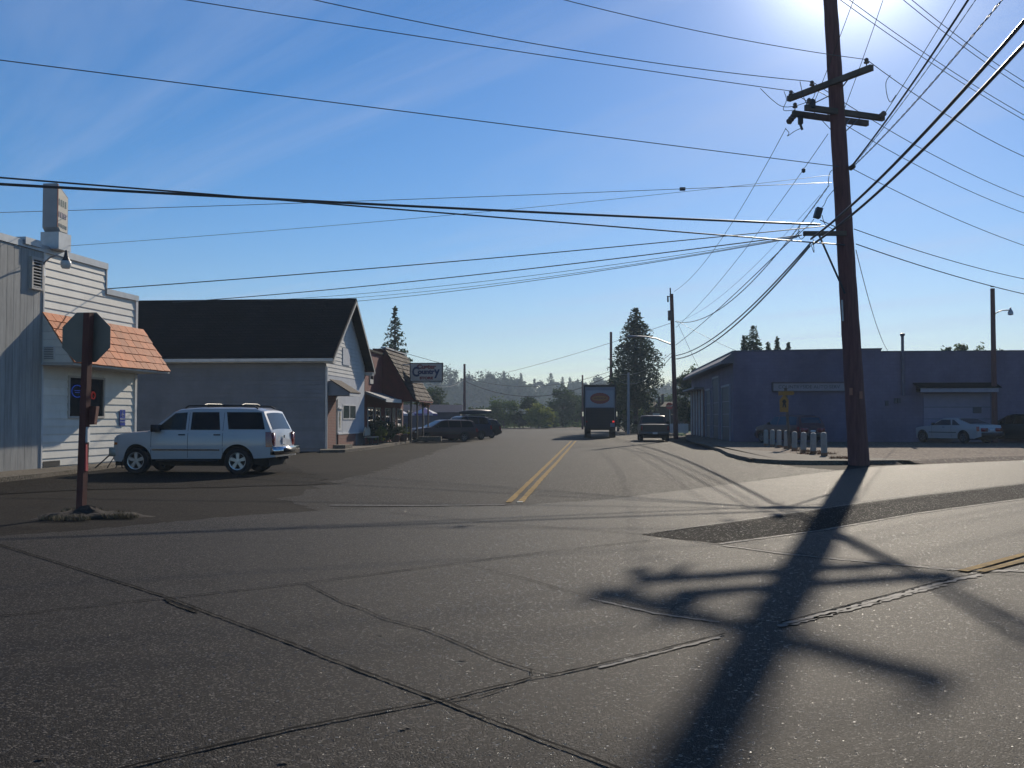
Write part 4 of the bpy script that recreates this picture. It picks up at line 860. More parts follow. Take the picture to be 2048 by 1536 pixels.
# ---------- garage on the right
FG = Frame((13.36, 60), (1, -.0859)); FH = Frame((13.36, 60), (.0859, 1), -1)
b4 = empty("garage", FG.p(6, -6, LZ), label="long flat-roofed purple grey block garage in shade on the right", cat="building"); iv = Matrix.Translation(-b4.location)
HL = 26.8
mb = MB(); mb.prism([FG.p(0, 0, 0), FG.p(8.7, 0, 0), FG.p(8.7, 0, 5.66), FG.p(0, 0, 5.56)], FG.n * -HL); mb.prism([FG.p(8.702, 0, 0), FG.p(17.4, 0, 0), FG.p(17.4, 0, 5.50), FG.p(8.702, 0, 5.50)], FG.n * -HL); mb.prism([FG.p(17.402, 0, 0), FG.p(44, 0, 0), FG.p(44, 0, 5.36), FG.p(17.402, 0, 5.42)], FG.n * -HL)
prt(mb, "wall", m_block, b4, iv, fx=True)
mb = MB(); mb.prism([FG.p(-.04, .04, 5.56), FG.p(8.74, .04, 5.66), FG.p(8.74, .04, 5.74), FG.p(-.04, .04, 5.64)], FG.n * -.4); FG.box(mb, 8.74, 17.5, -.36, .04, 5.5, 5.57); FG.box(mb, 17.5, 44, -.36, .04, 5.40, 5.47); FH.box(mb, .4, HL, -.3, .04, 5.56, 5.64)
prt(mb, "parapet_cap", M("cap_dark", (.09, .09, .12), .6), b4, iv, fx=True)
mb = MB(); mb.prism([FH.p(-.3, 0, 5.55), FH.p(-.3, .75, 5.0), FH.p(-.3, .75, 4.82), FH.p(-.3, 0, 4.86)], FH.d * (HL + .3)); prt(mb, "eave", M("eave_grey", (.10, .10, .125), .7), b4, iv, fx=True)
m_gd = M("garage_door_dark", (.05, .055, .07), .6, .2, 2)
for t0, t1, zt in [(1.4, 5.3, 3.55), (6.9, 10.4, 4.3), (11.9, 14.9, 3.6)]:
    mb = MB(); FH.box(mb, t0, t1, 0, .02, LZ, zt); d_ = prt(mb, "garage_door", m_gd, b4, iv, fx=True)
    mb = MB(); FH.box(mb, t0 - .12, t0, 0, .09, LZ, zt + .12); FH.box(mb, t1, t1 + .12, 0, .09, LZ, zt + .12); FH.box(mb, t0, t1, 0, .088, zt, zt + .12)
    for z in (1.0, 1.8, 2.6): FH.box(mb, t0, t1, .02, .032, z, z + .03)
    prt(mb, "door_frame", M("frame_blue", (.23, .25, .3), .6), d_, iv, fx=True)
mb = MB(); FH.box(mb, 16.4, HL - .4, 0, .05, LZ, 1.0); FH.box(mb, 16.4, HL - .4, 0, .04, 1.0, 3.7); prt(mb, "brick_front", m_brick, b4, iv, fx=True)
for t in (17, 19.2, 21.4, 23.6, 25.8): mb = MB(); FH.box(mb, t, t + .16, .05, .17, LZ, 3.8); prt(mb, "column", m_whitew, b4, iv, fx=True)
mb = MB(); FH.box(mb, 16.4, HL - .2, .05, .8, 3.8, 3.95); prt(mb, "porch_slab", m_gwall, b4, iv, fx=True)
mb = MB(); FG.box(mb, 10.7, 15.0, 0, .9, 3.12, 3.32); mb.prism([FG.p(10.5, 0, 3.62), FG.p(15.2, 0, 3.62), FG.p(15.2, 1.0, 3.32), FG.p(10.5, 1.0, 3.32)], (0, 0, .05)); can = prt(mb, "canopy", m_roofd, b4, iv, fx=True)
mb = MB(); FG.box(mb, 10.65, 15.05, .905, .93, 3.08, 3.31); prt(mb, "fascia", M("fascia_violet", (.27, .26, .31), .6), can, iv, fx=True)
mb = MB(); FG.box(mb, 11.1, 14.9, 0, .03, LZ, 3.02); dr = prt(mb, "roller_door", M("roller_door", (.19, .18, .25), .6, .1), b4, iv, fx=True)
mb = MB()
for z in (.8, 1.5, 2.2): FG.box(mb, 11.1, 14.9, .03, .036, z, z + .03)
FG.box(mb, 13.9, 14.4, .03, .04, 1.85, 2.2); prt(mb, "door_trim", m_gd, dr, iv, fx=True)
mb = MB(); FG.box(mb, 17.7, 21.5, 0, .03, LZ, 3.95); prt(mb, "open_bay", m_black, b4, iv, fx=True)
mb = MB(); q = FG.p(9.9, .12, 0); mb.tube([(q.x, q.y, 2.9), (q.x, q.y, 6.45)], .085, 10); mb.lathe([(.085, 6.4), (.15, 6.5), (.15, 6.58), (.001, 6.64)], (q.x, q.y, 0), 'z', 10); prt(mb, "flue_pipe", M("flue_paint", (.10, .095, .13), .5), b4, iv, 40)
for t, z in [(8.9, 2.3), (9.4, 2.45), (9.6, 2.45)]: mb = MB(); FG.box(mb, t, t + .16, 0, .09, z, z + .3); prt(mb, "meter_box", m_gd, b4, iv, fx=True)
e = empty("garage_sign", FG.p(4.4, .1, 3.4), label="long faded auto repair board on the shaded garage wall", cat="sign"); iv2 = Matrix.Translation(-e.location)
mb = MB(); FG.box(mb, 2.35, 6.65, .003, .06, 3.2, 3.65); brd = prt(mb, "board", M("faded_board", (.27, .235, .25), .7, .12, 2), e, iv2, fx=True)
mb = MB(); FG.box(mb, 2.27, 6.73, .003, .1, 3.65, 3.73); FG.box(mb, 2.27, 6.73, .003, .1, 3.12, 3.2); FG.box(mb, 2.27, 2.35, .003, .1, 3.2, 3.65); FG.box(mb, 6.65, 6.73, .003, .1, 3.2, 3.65); prt(mb, "frame", M("sign_frame_brown", (.08, .055, .06), .7), e, iv2, fx=True)
textmesh("lettering", "COUNTRYSIDE AUTO SERV", .285, M("letter_faded", (.06, .045, .06), .7), brd, iv2 @ FG.mat(4.45, .063, 3.425), .002, 1.03)
# bollards
bl = None; m_bol = M("bollard_white", (.30, .28, .25), .7, .16, 4, .3, 30); m_rust = M("bollard_foot", (.24, .13, .07), .8, .3, 6)
BL = [(1648.5, 911, "nearest of the eight white bollards, rightmost, close to the tall pole"), (1626.5, 906.5, "second white bollard from the right, left of the nearest one"), (1606.5, 904, "third white bollard from the right"), (1589, 899.5, "fourth white bollard from the right, just right of the yellow sign's post"),
      (1573, 896, "white bollard directly behind the yellow sign's post"), (1558, 894, "white bollard just left of the yellow sign's post"), (1544.5, 892.5, "second white bollard from the left end of the row"), (1532, 891, "farthest white bollard at the left end of the row")]
for i, (x, y, lb) in enumerate(BL):
    p = G(x, y, LZ)
    if bl is None:
        bl = empty("bollard", (0, 0, 0)); mb = MB(); mb.lathe([(.12, .0), (.12, .75), (.105, .80), (.05, .835), (.001, .84)], (0, 0, 0), 'z', 14); mb.build("post", m_bol, bl, 40)
        mb = MB(); mb.lathe([(.124, -.02), (.124, .07), (.121, .10)], (0, 0, 0), 'z', 14); mb.build("rusty_foot", m_rust, bl, 40); o = bl
    else: o = copy_tree(bl)
    o.location = p; o.rotation_euler = (random.uniform(-.03, .03), random.uniform(-.03, .03), i); o.scale = (1, 1, [1.06, 1, 1, .98, 1, 1, 1, .98][i])
    tag(o, lb, "bollard", "white bollards in a row on the street corner")
# yellow sign
p = G(1573, 897, LZ) + Vector((0, -.5, 0)); e = empty("warning_sign", p, label="yellow crossing sign on a brown post among the bollards", cat="road sign"); iv2 = Matrix.Translation(-p); Y = p.y
mb = MB(); mb.bar(p, P(1571, 776, Y), .11, .11, up=Vector((0, 1, 0))); prt(mb, "post", m_wood2, e, iv2, fx=True)
my = M("sign_yellow", (.27, .14, .02), .6, .2, 5)
mb = MB(); q = [P(x, y, Y - .08) for x, y in [(1560, 824), (1576.5, 824), (1577.5, 800), (1568.5, 789), (1559, 800)]]; mb.prism(q, (0, .02, 0)); pl = prt(mb, "plate", my, e, iv2, fx=True)
mb = MB(); q = [P(x, y, Y - .083) for x, y in [(1557, 791), (1586, 790), (1589, 786), (1586, 782), (1557, 783)]]; mb.prism(q, (0, .02, 0)); prt(mb, "arrow_plate", my, e, iv2, fx=True)
mb = MB(); q = [P(x, y, Y - .086) for x, y in [(1565, 815), (1566, 806), (1564, 803), (1567, 799), (1570, 799), (1573, 804), (1571, 806), (1573, 815), (1570, 815), (1568.5, 809), (1567, 815)]]; mb.prism(q, (0, .004, 0)); prt(mb, "walking_figure", m_black, pl, iv2, fx=True)
# far house, fence, far stop sign
p = P(1340, 866, 116); p.z = 0; b5 = empty("house", p, label="low dark house with two chimneys beyond the parked pickup", cat="house"); iv2 = Matrix.Translation(-p)
F5 = Frame(P(1304, 866, 116).xy, (1, 0)); mb = MB(); F5.box(mb, 0, 5.5, -6, 0, 0, 2.75); prt(mb, "wall", M("house_brown", (.11, .08, .07), .8), b5, iv2, fx=True)
mb = MB(); mb.prism([F5.p(-.5, .4, 2.75), F5.p(6, .4, 2.75), F5.p(6, -3, 3.35), F5.p(-.5, -3, 3.35)], (0, 0, .12)); mb.prism([F5.p(-.5, -3.01, 3.35), F5.p(6, -3.01, 3.35), F5.p(6, -6.4, 2.75), F5.p(-.5, -6.4, 2.75)], (0, 0, .12)); rf = prt(mb, "roof", m_roofd, b5, iv2, fx=True)
for t, h in [(1.0, 4.1), (1.4, 4.4)]: mb = MB(); F5.box(mb, t, t + .28, -2.2, -1.9, 3.2, h); prt(mb, "chimney", m_dkmet, rf, iv2, fx=True)
mb = MB(); F5.box(mb, 0.1, .9, .0, .04, 1.2, 2.1); prt(mb, "window", m_whitew, b5, iv2, fx=True)
p = P(1360, 862, 98); p.z = 0; e = empty("fence", p, label="short white board fence right of the street light pole", cat="fence"); iv2 = Matrix.Translation(-p); F6 = Frame(P(1340, 862, 98).xy, (1, 0)); mb = MB()
for q in range(13): F6.box(mb, q * .14, q * .14 + .125, 0, .03, .05, .98 + .02 * (q % 2))
prt(mb, "boards", m_pane, e, iv2, fx=True)
mb = MB(); F6.box(mb, 0, 1.8, -.05, -.003, .25, .33); F6.box(mb, 0, 1.8, -.05, -.003, .75, .83); prt(mb, "rails", m_pane, e, iv2, fx=True)
p = P(1341, 862, 108); p.z = 0; e = empty("stop_sign", p, label="small far stop sign half hidden behind the street light pole", cat="road sign"); iv2 = Matrix.Translation(-p); c = P(1339, 812, 108)
mb = MB(); mb.tube([p, c + Vector((0, .05, .3))], .04, 6); prt(mb, "post", m_metal, e, iv2)
mb = MB(); mb.prism([c + Vector((.4 * math.cos(R(22.5 + 45 * i)), 0, .4 * math.sin(R(22.5 + 45 * i)))) for i in range(8)], (0, .01, 0)); prt(mb, "plate", M("stop_red", (.5, .02, .02), .5), e, iv2, fx=True)
textmesh("lettering", "STOP", .28, mw, e, iv2 @ Frame(c.xy, (1, 0)).mat(0, .004, c.z), .001)
# ================================================================ VEHICLES
m_tyre = M("tyre", (.012, .012, .013), .85, .2, 5)
m_rim = M("alloy", (.42, .43, .44), .3, .1, 5, metal=.7)
m_rimd = M("steel_wheel", (.12, .12, .13), .45, .1, 5, metal=.6)
m_under = M("underbody", (.012, .012, .012), .9, .2, 3)
m_cglass = glassmat("car_glass", (.004, .0045, .005), .05, .14)
m_clglass = glassmat("car_glass_clear", (.016, .024, .023), .04, .3)
m_plast = M("black_plastic", (.02, .02, .022), .55, .2, 4)
m_chrome = M("chrome", (.7, .7, .7), .12, .05, 3, metal=1)
m_tail = M("tail_lamp", (.22, .012, .012), .2, .1, 5, coat=.8)
m_amber = M("amber_lamp", (.5, .16, .03), .25, .1, 5)
m_lampw = M("head_lamp", (.5, .52, .52), .15, .1, 5)
m_plate = M("number_plate", (.55, .55, .56), .5, .1, 8)
def pl(xs, x):
    if x <= xs[0][0]: return xs[0][1]
    for (a, b), (c, d) in zip(xs[:-1], xs[1:]):
        if x <= c: return b + (d - b) * (x - a) / (c - a) if c > a else d
    return xs[-1][1]
def wheel(par, loc, r, w, side, rimm, spokes):
    iv = Matrix.Translation(loc)
    mb = MB(); mb.lathe([(r * .64, -w / 2), (r * .9, -w / 2), (r * .98, -w * .38), (r, -w * .2), (r, w * .2), (r * .98, w * .38), (r * .9, w / 2), (r * .64, w / 2)], (0, 0, 0), 'y', 28)
    t = fixn(mb.build("wheel", m_tyre, par, 35, iv))
    mb = MB(); s = side; R0 = r * .64
    mb.lathe([(R0, 0), (R0, s * w * .47), (R0 * .90, s * w * .45), (R0 * .86, s * w * .30), (R0 * .86, 0)], (0, 0, 0), 'y', 28)
    mb.lathe([(.001, s * w * .40), (R0 * .26, s * w * .39), (R0 * .30, s * w * .33), (R0 * .3, 0)], (0, 0, 0), 'y', 14)
    if spokes:
        for q in range(spokes):
            a = 2 * math.pi * q / spokes + .3; d = Vector((math.cos(a), 0, math.sin(a))); e_ = Vector((-math.sin(a), 0, math.cos(a)))
            pts = []
            for yy in (s * w * .22, s * w * .40):
                for rr, ww in ((R0 * .2, R0 * .15), (R0 * .93, R0 * .22)):
                    for sg in (-1, 1): pts.append(d * rr + e_ * ww * sg + Vector((0, yy, 0)))
            p = pts; mb.hexa([p[0], p[1], p[3], p[2], p[4], p[5], p[7], p[6]])
    else: mb.lathe([(.001, s * w * .2), (R0 * .6, s * w * .3), (R0 * .88, s * w * .24)], (0, 0, 0), 'y', 20)
    fixn(mb.build("rim", rimm, t, 35, iv))
    mb = MB(); mb.lathe([(.001, s * w * .12), (R0 * .88, s * w * .12)], (0, 0, 0), 'y', 20); mb.build("brake_disc", m_under, t, None, iv)
class Car:
    def __init__(s, name, label, cat, spec, mat, group=None):
        s.S = spec; s.e = empty(name, label=label, cat=cat, group=group); s.mat = mat; s.L = spec['L']; s.body()
    def hw(s, x, z):
        S = s.S; w = S['W'] / 2 * pl(S['wz'], z) * pl(S['wx'], x); return w
    def top(s, x): return pl(s.S['top'], x)
    def bot(s, x):
        S = s.S; z = pl(S['bot'], x)
        for xc in S['wheels']:
            d = abs(x - xc)
            if d < S['ra']: z = max(z, S['rw'] + math.sqrt(S['ra'] ** 2 - d * d) * S.get('archf', 1))
        return z
    def X(s, x, y, z):
        k = s.S.get('fx', 1); w0 = s.S['wheels'][0]
        if x < w0: x = w0 - (w0 - x) * k
        return (s.L / 2 - x, y, z)
    def body(s):
        S = s.S; xs = {0.0, s.L}
        for a, _ in S['top'] + S['bot'] + S['wx']: xs.add(round(min(max(a, 0), s.L), 4))
        x = 0
        while x < s.L: xs.add(round(x, 4)); x += .11
        for xc in S['wheels']:
            for q in range(-10, 11): xs.add(round(xc + S['ra'] * math.sin(q / 10 * math.pi / 2), 4))
            xs.add(round(xc + S['ra'] + .001, 4)); xs.add(round(xc - S['ra'] - .001, 4))
        xs = sorted(v for v in xs if 0 <= v <= s.L); mb = MB(); rr = .055; cols = []
        for x in xs:
            zb, zt = s.bot(x), s.top(x); bl = min(S['belt'], zt - rr - .02); col = []
            zb = min(zb, bl - .02)
            for q in range(6): z = zb + (bl - zb) * q / 5; col.append((s.hw(x, z), z))
            for q in range(1, 5): z = bl + (zt - rr - bl) * q / 4; col.append((s.hw(x, z), z))
            h = s.hw(x, zt - rr); col += [(h - rr * .3, zt - rr * .35), (h - rr * 1.1, zt), (h * .5, zt + S['crown'] * .75), (0, zt + S['crown'])]
            full = [(y, z) for y, z in col] + [(-y, z) for y, z in col[-2::-1]]; cols.append(full); mb.v += [s.X(x, y, z) for y, z in full]
        n = len(cols[0])
        for i in range(len(xs) - 1):
            for j in range(n - 1): mb.f.append([i * n + j, i * n + j + 1, (i + 1) * n + j + 1, (i + 1) * n + j]); mb.mi.append(0)
        mb.f.append(list(range(n))); mb.mi.append(0); mb.f.append([(len(xs) - 1) * n + j for j in range(n)][::-1]); mb.mi.append(0)
        fixn(mb.build("body", s.mat, s.e, 32))
        mb = MB(); w = S['W'] / 2; mb.box(s.L / 2 - s.L + .25, s.L / 2 - .25, -w + .27, w - .27, S['rw'] * .62, S['rw'] + S['ra'] + .05)
        mb.build("chassis", m_under, s.e)
        for i, xc in enumerate(S['wheels']):
            for sd in (1, -1): wheel(s.e, Vector(s.X(xc, sd * (w * .985 - S['tw'] / 2), S['rw'])), S['rw'], S['tw'], sd, S.get('rim', m_rim), S.get('spokes', 5))
    def side(s, name, bot, top, mat, off=.006, nz=3, both=True, sub=3, smooth=40):
        for sd in ((1, -1) if both else (1,)):
            mb = MB(); B, T = [], []
            for lst, out in ((bot, B), (top, T)):
                for (a, b), (c, d) in zip(lst[:-1], lst[1:]):
                    for q in range(sub): out.append((a + (c - a) * q / sub, b + (d - b) * q / sub))
                out.append(lst[-1])
            k = len(B)
            for r in range(nz + 1):
                f = r / nz
                for (a, b), (c, d) in zip(B, T):
                    x, z = a + (c - a) * f, b + (d - b) * f; mb.v.append(s.X(x, sd * (s.hw(x, z) + off), z))
            for r in range(nz):
                for j in range(k - 1): mb.f.append([r * k + j, r * k + j + 1, (r + 1) * k + j + 1, (r + 1) * k + j]); mb.mi.append(0)
            o = mb.build(name, mat, s.e, smooth); fixn(o)
            if o.data.polygons[0].normal.y * sd < 0: o.data.flip_normals()
    def topp(s, name, x0, x1, yf, mat, off=.006, n=8, yr=None):
        mb = MB(); m = 8; c = s.S['crown']
        for i in range(n + 1):
            x = x0 + (x1 - x0) * i / n; zt = s.top(x); h = s.hw(x, zt - .055); dz = (s.top(x + .02) - s.top(x - .02)) / .04; nn = Vector((dz, 0, 1)).normalized()   # X flips sign
            f = yf if yr is None else yf + (yr - yf) * i / n
            for j in range(m + 1):
                y = (j / m * 2 - 1) * f * h; a = abs(y) / max(h - .06, .1); zz = zt + c * (1 - min(a, 1) ** 2)
                X = s.X(x, y, zz); mb.v.append((X[0] + nn.x * off, y, zz + nn.z * off))
        for i in range(n):
            for j in range(m): mb.f.append([i * (m + 1) + j, i * (m + 1) + j + 1, (i + 1) * (m + 1) + j + 1, (i + 1) * (m + 1) + j]); mb.mi.append(0)
        return mb.build(name, mat, s.e, 40)
    def bx(s, name, x0, x1, y0, y1, z0, z1, mat, mirror=False, par=None):
        for sd in ((1, -1) if mirror else (1,)):
            mb = MB(); a, b = s.L / 2 - x1, s.L / 2 - x0; ya, yb = (y0, y1) if sd == 1 else (-y1, -y0); mb.box(a, b, ya, yb, z0, z1); o = mb.build(name, mat, par or s.e)
            if min(b - a, yb - ya, z1 - z0) > .03:
                bm = bmesh.new(); bm.from_mesh(o.data); bmesh.ops.bevel(bm, geom=bm.edges[:], offset=.012, segments=2, affect='EDGES'); bm.to_mesh(o.data); bm.free(); o.data.shade_smooth()
        return o
    def place(s, x, y, hx, hy, z=0.0, sc=1.0):
        s.e.location = (x, y, z); s.e.rotation_euler = (0, 0, math.atan2(hy, hx)); s.e.scale = (sc,) * 3
def paint(name, col, rough=.32, coat=.7): return M(name, col, rough if max(col) > .2 else .4, .03, 2, coat=coat if max(col) > .2 else .22)
# ---- white SUV
S = dict(fx=.76, L=5.0, W=1.98, belt=1.22, crown=.03, rw=.385, ra=.47, tw=.26, wheels=[.97, 3.93], spokes=5,
         top=[(0, .74), (.05, .78), (.08, 1.00), (.16, 1.10), (.5, 1.16), (1.30, 1.22), (1.38, 1.245), (2.03, 1.77), (2.2, 1.83), (2.7, 1.865), (3.8, 1.865), (4.4, 1.84), (4.62, 1.77), (4.88, 1.22), (4.93, .80), (4.935, .74), (5.0, .73)],
         bot=[(0, .44), (.1, .36), (.4, .36), (.45, .42), (4.5, .46), (4.7, .47), (5.0, .50)],
         wz=[(.35, .95), (.5, .985), (.75, 1.0), (1.0, .995), (1.22, .965), (1.84, .80)], wx=[(0, .84), (.08, .90), (.3, .965), (.9, 1.0), (4.3, 1.0), (4.7, .975), (4.93, .95), (5.0, .93)])
c = Car("sport_utility_vehicle", "white four door sport utility vehicle parked facing the near left building", "sport utility vehicle", S, paint("suv_white", (.47, .465, .46)))
c.side("window", [(1.52, 1.255), (2.42, 1.255)], [(2.07, 1.72), (2.42, 1.745)], m_clglass)
c.side("window", [(2.56, 1.255), (3.42, 1.255)], [(2.56, 1.75), (3.34, 1.75)], m_cglass)
c.side("window", [(3.66, 1.27), (4.70, 1.27)], [(3.56, 1.75), (4.56, 1.745)], m_cglass)
c.topp("windscreen", 1.42, 2.00, .90, m_clglass)
c.topp("rear_window", 4.65, 4.865, .82, m_clglass)
for x in (1.42, 2.49, 3.50): c.side("door_seam", [(x - .006, .48), (x + .006, .48)], [(x - .006, 1.74 if x > 2 else 1.22), (x + .006, 1.74 if x > 2 else 1.22)], m_plast, .002, 5, sub=1)
c.side("side_moulding", [(1.45, .675), (3.42, .675)], [(1.45, .715), (3.42, .715)], m_chrome, .012, 1, sub=6)
c.side("door_handle", [(2.22, 1.10), (2.42, 1.10)], [(2.22, 1.135), (2.42, 1.135)], m_plast, .02, 1, sub=1); c.side("door_handle", [(3.24, 1.10), (3.44, 1.10)], [(3.24, 1.135), (3.44, 1.135)], m_plast, .02, 1, sub=1)
c.side("arch_lip", [(.50, .70), (.66, .84), (.97, .90), (1.28, .84), (1.44, .70)], [(.46, .72), (.63, .87), (.97, .935), (1.31, .87), (1.48, .72)], paint("suv_white", (.47, .465, .46)), .015, 1)
c.side("arch_lip", [(3.46, .70), (3.62, .84), (3.93, .90), (4.24, .84), (4.40, .70)], [(3.42, .72), (3.59, .87), (3.93, .935), (4.27, .87), (4.44, .72)], paint("suv_white", (.47, .465, .46)), .015, 1)
c.side("tail_lamp", [(4.74, .78), (4.92, .78)], [(4.72, 1.20), (4.89, 1.20)], m_tail, .01, 2, sub=1)
c.bx("tail_lamp_rear", 4.89, 4.945, .74, .93, .80, 1.18, m_tail, True)
c.side("indicator", [(.085, .83), (.24, .83)], [(.09, .90), (.24, .90)], m_amber, .008, 1, sub=2); c.side("headlamp", [(.085, .90), (.22, .90)], [(.10, 1.04), (.22, 1.04)], m_lampw, .008, 1, sub=2)
c.bx("grille", .22, .28, -.6, .6, .80, 1.0, m_plast); c.bx("front_bumper", .14, .42, -.88, .90, .50, .74, M("bumper_grey", (.34, .37, .34), .5))
c.bx("rear_bumper", 4.86, 5.10, -.95, .95, .56, .78, m_chrome); c.bx("bumper_step", 5.10, 5.13, -.5, .5, .62, .74, m_plast)
c.bx("number_plate", 4.93, 4.955, -.16, .16, .84, 1.0, m_plate)
c.bx("tow_hitch", 4.7, 5.08, -.06, .06, .42, .50, m_under)
c.bx("wing_mirror", 1.50, 1.72, 1.0, 1.20, 1.20, 1.40, m_plast, True)
for sd in (1, -1):
    mb = MB(); mb.tube([(2.5 - 2.3, sd * .70, 1.865), (2.5 - 2.4, sd * .70, 1.93), (2.5 - 3.4, sd * .70, 1.945), (2.5 - 4.3, sd * .70, 1.925), (2.5 - 4.42, sd * .70, 1.85)], .025, 6); mb.build("roof_rail", m_plast, c.e, 40)
for x in (2.85, 3.95): mb = MB(); mb.tube([(2.5 - x, -.70, 1.95), (2.5 - x, -.5, 1.985), (2.5 - x, .5, 1.985), (2.5 - x, .70, 1.95)], .02, 6); mb.build("cross_bar", m_plast, c.e, 40)
c.bx("side_step", 1.55, 3.35, .86, .97, .36, .42, m_plast, True)
c.bx("tailgate_badge", 4.925, 4.95, -.05, .05, 1.02, 1.10, m_chrome)
hd_ = Vector((-.995, .10, 0)); lf = Vector((-hd_.y, hd_.x, 0))
f = P(274, 944, 28.15); r_ = P(477, 950, 27.85); mid = (f + r_) / 2 - lf * .87; cen = mid - hd_ * (.0 + (2.5 - (.97 + 3.93) / 2))
c.place(cen.x, cen.y, hd_.x, hd_.y)
# wagon profile
def wagon(col, name, label, L=4.6, hgt=1.44, W=1.72, cat="car", glass=m_cglass, roofrack=True, spokes=5, group=None, coupe=False):
    k = hgt / 1.44; q = L / 4.6
    top = [(0, .62), (.06, .70), (.15, .80), (.6, .90), (1.25, .97), (2.0, 1.36), (2.3, 1.42), (3.8, 1.41), (4.25, 1.34), (4.52, .94), (4.58, .60), (4.6, .55)]
    if coupe: top = [(0, .58), (.06, .66), (.15, .74), (.6, .82), (1.35, .90), (2.05, 1.25), (2.3, 1.29), (3.0, 1.26), (3.9, .97), (4.45, .93), (4.56, .62), (4.6, .55)]
    S = dict(L=L, W=W, belt=.92 * k, crown=.02, rw=.305, ra=.36, tw=.19, wheels=[.85 * q, 3.55 * q], spokes=spokes, rim=m_rimd,
             top=[(a * q, b * k) for a, b in top], bot=[(0, .32), (.1, .26), (.5, .22), (4.2 * q, .24), (L, .36)],
             wz=[(.2, .95), (.5, .99), (.7, 1.0), (.92 * k, .96), (1.42 * k, .74)], wx=[(0, .80), (.1, .88), (.4, .96), (1.0, 1.0), (3.9 * q, .99), (4.4 * q, .95), (L, .88)])
    c = Car(name, label, cat, S, col, group)
    B, T = .94 * k, (1.36 if not coupe else 1.2) * k
    if not coupe:
        c.side("window", [(1.45 * q, B), (2.42 * q, B)], [(1.98 * q, T - .02), (2.42 * q, T)], glass); c.side("window", [(2.48 * q, B), (3.3 * q, B)], [(2.48 * q, T), (3.3 * q, T)], glass); c.side("window", [(3.38 * q, B), (4.25 * q, B)], [(3.38 * q, T), (4.1 * q, T - .03)], glass)
        c.topp("rear_window", 4.28 * q, 4.47 * q, .8, glass)
        xs = (1.4, 2.45, 3.34)
    else:
        B -= .02
        c.side("window", [(1.55 * q, B), (2.75 * q, B)], [(2.08 * q, T), (2.65 * q, T)], glass); c.side("window", [(2.83 * q, B), (3.35 * q, B)], [(2.76 * q, T), (2.86 * q, T - .0)], glass)
        c.topp("rear_window", 3.05 * q, 3.86 * q, .84, glass); xs = (1.5, 2.78)
    c.topp("windscreen", 1.3 * q, 1.95 * q, .88, glass)
    for x in xs: c.side("door_seam", [(x * q - .006, .3), (x * q + .006, .3)], [(x * q - .006, B), (x * q + .006, B)], m_plast, .002, 4, sub=1)
    c.side("tail_lamp", [(L - .22, .62 * k), (L - .07, .62 * k)], [(L - .25, .86 * k), (L - .10, .86 * k)], m_tail, .008, 2, sub=1)
    c.side("door_handle", [(2.2 * q, .80 * k), (2.36 * q, .80 * k)], [(2.2 * q, .83 * k), (2.36 * q, .83 * k)], m_plast, .014, 1, sub=1)
    c.side("side_strip", [(1.3 * q, .52), (3.1 * q, .52)], [(1.3 * q, .56), (3.1 * q, .56)], m_plast, .01, 1, sub=5)
    c.side("headlamp", [(.07, .60 * k), (.22, .60 * k)], [(.09, .71 * k), (.22, .71 * k)], m_lampw, .008, 1, sub=1)
    c.bx("front_bumper", -.06, .16, -W * .42, W * .42, .36, .55, m_plast); c.bx("rear_bumper", L - .12, L + .08, -W * .43, W * .43, .36, .56, m_plast)
    c.bx("number_plate", L - .02, L + .012, -.16, .16, .60, .72, m_plate); c.bx("rear_lamp_panel", L - .06, L + .004, .28, W * .42, .62 * k - .02, .80 * k - .02, m_tail, True)
    c.bx("wing_mirror", 1.55 * q, 1.68 * q, W * .46, W * .46 + .14, B, B + .12, m_plast, True)
    if roofrack:
        for sd in (1, -1): mb = MB(); mb.tube([(L / 2 - 2.4 * q, sd * W * .33, 1.43 * k), (L / 2 - 2.5 * q, sd * W * .33, 1.48 * k), (L / 2 - 3.9 * q, sd * W * .33, 1.47 * k), (L / 2 - 4.0 * q, sd * W * .33, 1.41 * k)], .02, 5); mb.build("roof_rail", m_plast, c.e, 40)
    return c
c = wagon(paint("maroon", (.035, .008, .010)), "station_wagon", "dark maroon station wagon, nearest of the cars at the store kerb", 4.7, 1.46, cat="car")
a, b = P(822, 884, 64.6), P(941, 880, 66.6); h = (a - b).normalized(); m_ = (a + b) / 2; c.place(m_.x, m_.y + .6, h.x, h.y)
c = wagon(paint("navy", (.012, .016, .04)), "sport_utility_vehicle", "dark blue sport utility vehicle with a long black boat on its roof, behind the wagon", 4.5, 1.72, 1.78, cat="sport utility vehicle")
a, b = P(880, 878, 70.5), P(978, 876, 73); h = (a - b).normalized(); m_ = (a + b) / 2; c.place(m_.x - .3, m_.y, h.x, h.y)
suvc = Vector((m_.x - .3, m_.y, 0)); 
mb = MB(); L_ = 1.4; k = 14
for i in range(k + 1):
    t = i / k * 2 - 1; w = .40 * (1 - abs(t) ** 2.4) + .02; zz = 1.84 + .06 * t * t
    for q in range(9):
        ang = math.pi * q / 8; mb.v.append((t * L_, -w * math.cos(ang), zz + .36 * math.sin(ang) * (1 - .55 * t * t)))
for i in range(k):
    for q in range(8): mb.f.append([i * 9 + q, i * 9 + q + 1, (i + 1) * 9 + q + 1, (i + 1) * 9 + q]); mb.mi.append(0)
for i in range(k): mb.f.append([i * 9, (i + 1) * 9, (i + 1) * 9 + 8, i * 9 + 8]); mb.mi.append(0)
o = fixn(mb.build("canoe", M("canoe_black", (.02, .022, .018), .5), None, 40)); o.location = suvc + Vector((1.1, .3, 0)); o.rotation_euler = (0, -.04, math.atan2(-h.y, -h.x)); tag(o, "long black upturned canoe carried on the dark blue vehicle's roof", "canoe")
